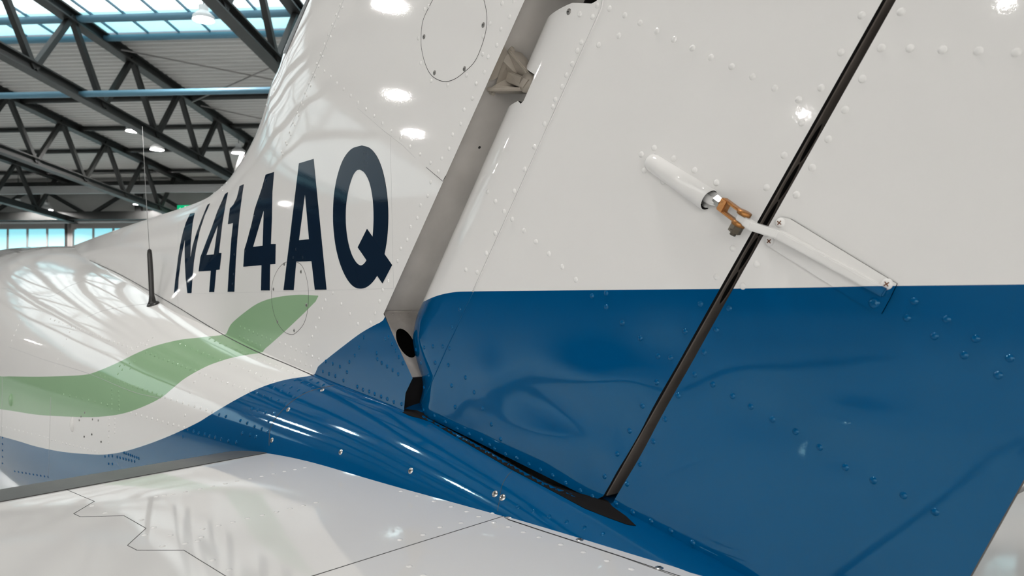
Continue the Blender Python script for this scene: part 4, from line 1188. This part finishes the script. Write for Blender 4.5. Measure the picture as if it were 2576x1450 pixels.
for mir in (False, True):
    st = wing('horizontal_stabilizer', M_WHITE, PLANE, None, X_HINGE, 48, 40, Y0S, Y1S, 0, mir)
    wing('deicing_boot', M_BOOT, st, None, lambda y: x_seam(y), 22, 40, .70, Y1S + .15, .0016, mir)
    wing('elevator', M_WHITE, PLANE, X_HINGE + .012, X_TEE, 16, 20, .70, Y1S, 0, mir)
    if not mir: stab_o = st
sv, stt, sn = [], [], []
nx, ny = 60, 60
for j in range(ny):
    y = .80 - (2.4) * j / (ny - 1)
    for i in range(nx):
        x = x_le(y) + .004 + (X_HINGE - x_le(y) - .004) * i / (nx - 1)
        e = .002
        sv.append((x, y, z_top(x, y)))
        n = Vector((-(z_top(x + e, y) - z_top(x - e, y)) / (2 * e), -(z_top(x, y + e) - z_top(x, y - e)) / (2 * e), 1)).normalized(); sn.append(n)
for j in range(ny - 1):
    for i in range(nx - 1):
        a = j * nx + i; stt += [(a, a + 1, a + nx + 1), (a, a + nx + 1, a + nx)]
SS = Surf(sv, stt, sn)
seam(tr([(495, 570), (765, 683), (597, 783), (650, 808), (1005, 800), (1183, 902), (1032, 1040), (1110, 1080), (1490, 1080), (1830, 1290), (1900, 1330)], 0, 1050, 3.22), SS, stab_o, .0007, M_SEAM, 'panel_seam', 5)
seam([(1284, 1292), (1265, 1300), (1050, 1367), (780, 1452)], SS, stab_o, .0009, M_SEAM, 'panel_seam', 5)
seam(tr([(870, 960), (868, 975), (900, 995), (1200, 1095), (1480, 1185), (1800, 1290), (2250, 1450)], 1000, 1000, 3.22), SS, stab_o, .0007, M_SEAM, 'panel_seam', 5)
seam(tr([(0, 675), (480, 570), (1000, 465), (1300, 415), (1700, 340), (2150, 245), (2210, 240)], 0, 1050, 3.22), SS, stab_o, .0012, M_SEAM, 'boot_edge', 6)
seam(tr([(1280, 425), (1750, 345), (2230, 250)], 0, 1050, 3.22), SS, stab_o, .0006, M_SEAM, 'panel_seam', 6)
decal('root_strip', tr([(872, 962), (940, 940), (1500, 1130), (1800, 1230), (2300, 1400), (2500, 1480), (2400, 1490), (2130, 1400), (1800, 1288), (1480, 1183), (1200, 1093), (900, 993)], 1000, 1000, 3.22), SS, .0009, M_WHITE, stab_o, 12, bstep=8)
screws(tr([(918, 975), (1475, 1160), (2120, 1387)], 1000, 1000, 3.22), SS, stab_o, M_SCREW, M_SLOT, .0062, .0022)
sr = tr([(1265, 645), (1330, 635), (1400, 625), (1500, 605), (1620, 582), (1720, 560), (1825, 540), (1920, 520), (2025, 500), (2120, 480), (2215, 460), (2305, 440), (2390, 425), (2470, 410), (1640, 908), (1770, 880), (1885, 853), (2005, 822), (2125, 795), (2240, 770), (2350, 743), (2455, 718), (2560, 692), (850, 777), (745, 720), (1170, 957), (1315, 1048), (1145, 835), (1380, 960), (1600, 1005), (1630, 975), (1500, 1025), (1245, 895), (1855, 1240), (1720, 1160)], 0, 1050, 3.22)
sr += tr([(50, 690), (160, 800), (297, 843), (435, 888), (560, 925), (660, 967), (773, 940), (515, 1018), (345, 1053), (207, 1115), (20, 1155), (28, 762), (780, 1015), (900, 1050), (1020, 1093), (1148, 1135), (1322, 1193), (1505, 1255), (1697, 1325), (1895, 1392), (97, 1370), (212, 1445)], 1000, 1000, 3.22)
rivets(sr, SS, stab_o, M_WHITE, .0042, .0014)
print('objects', len(bpy.data.objects))
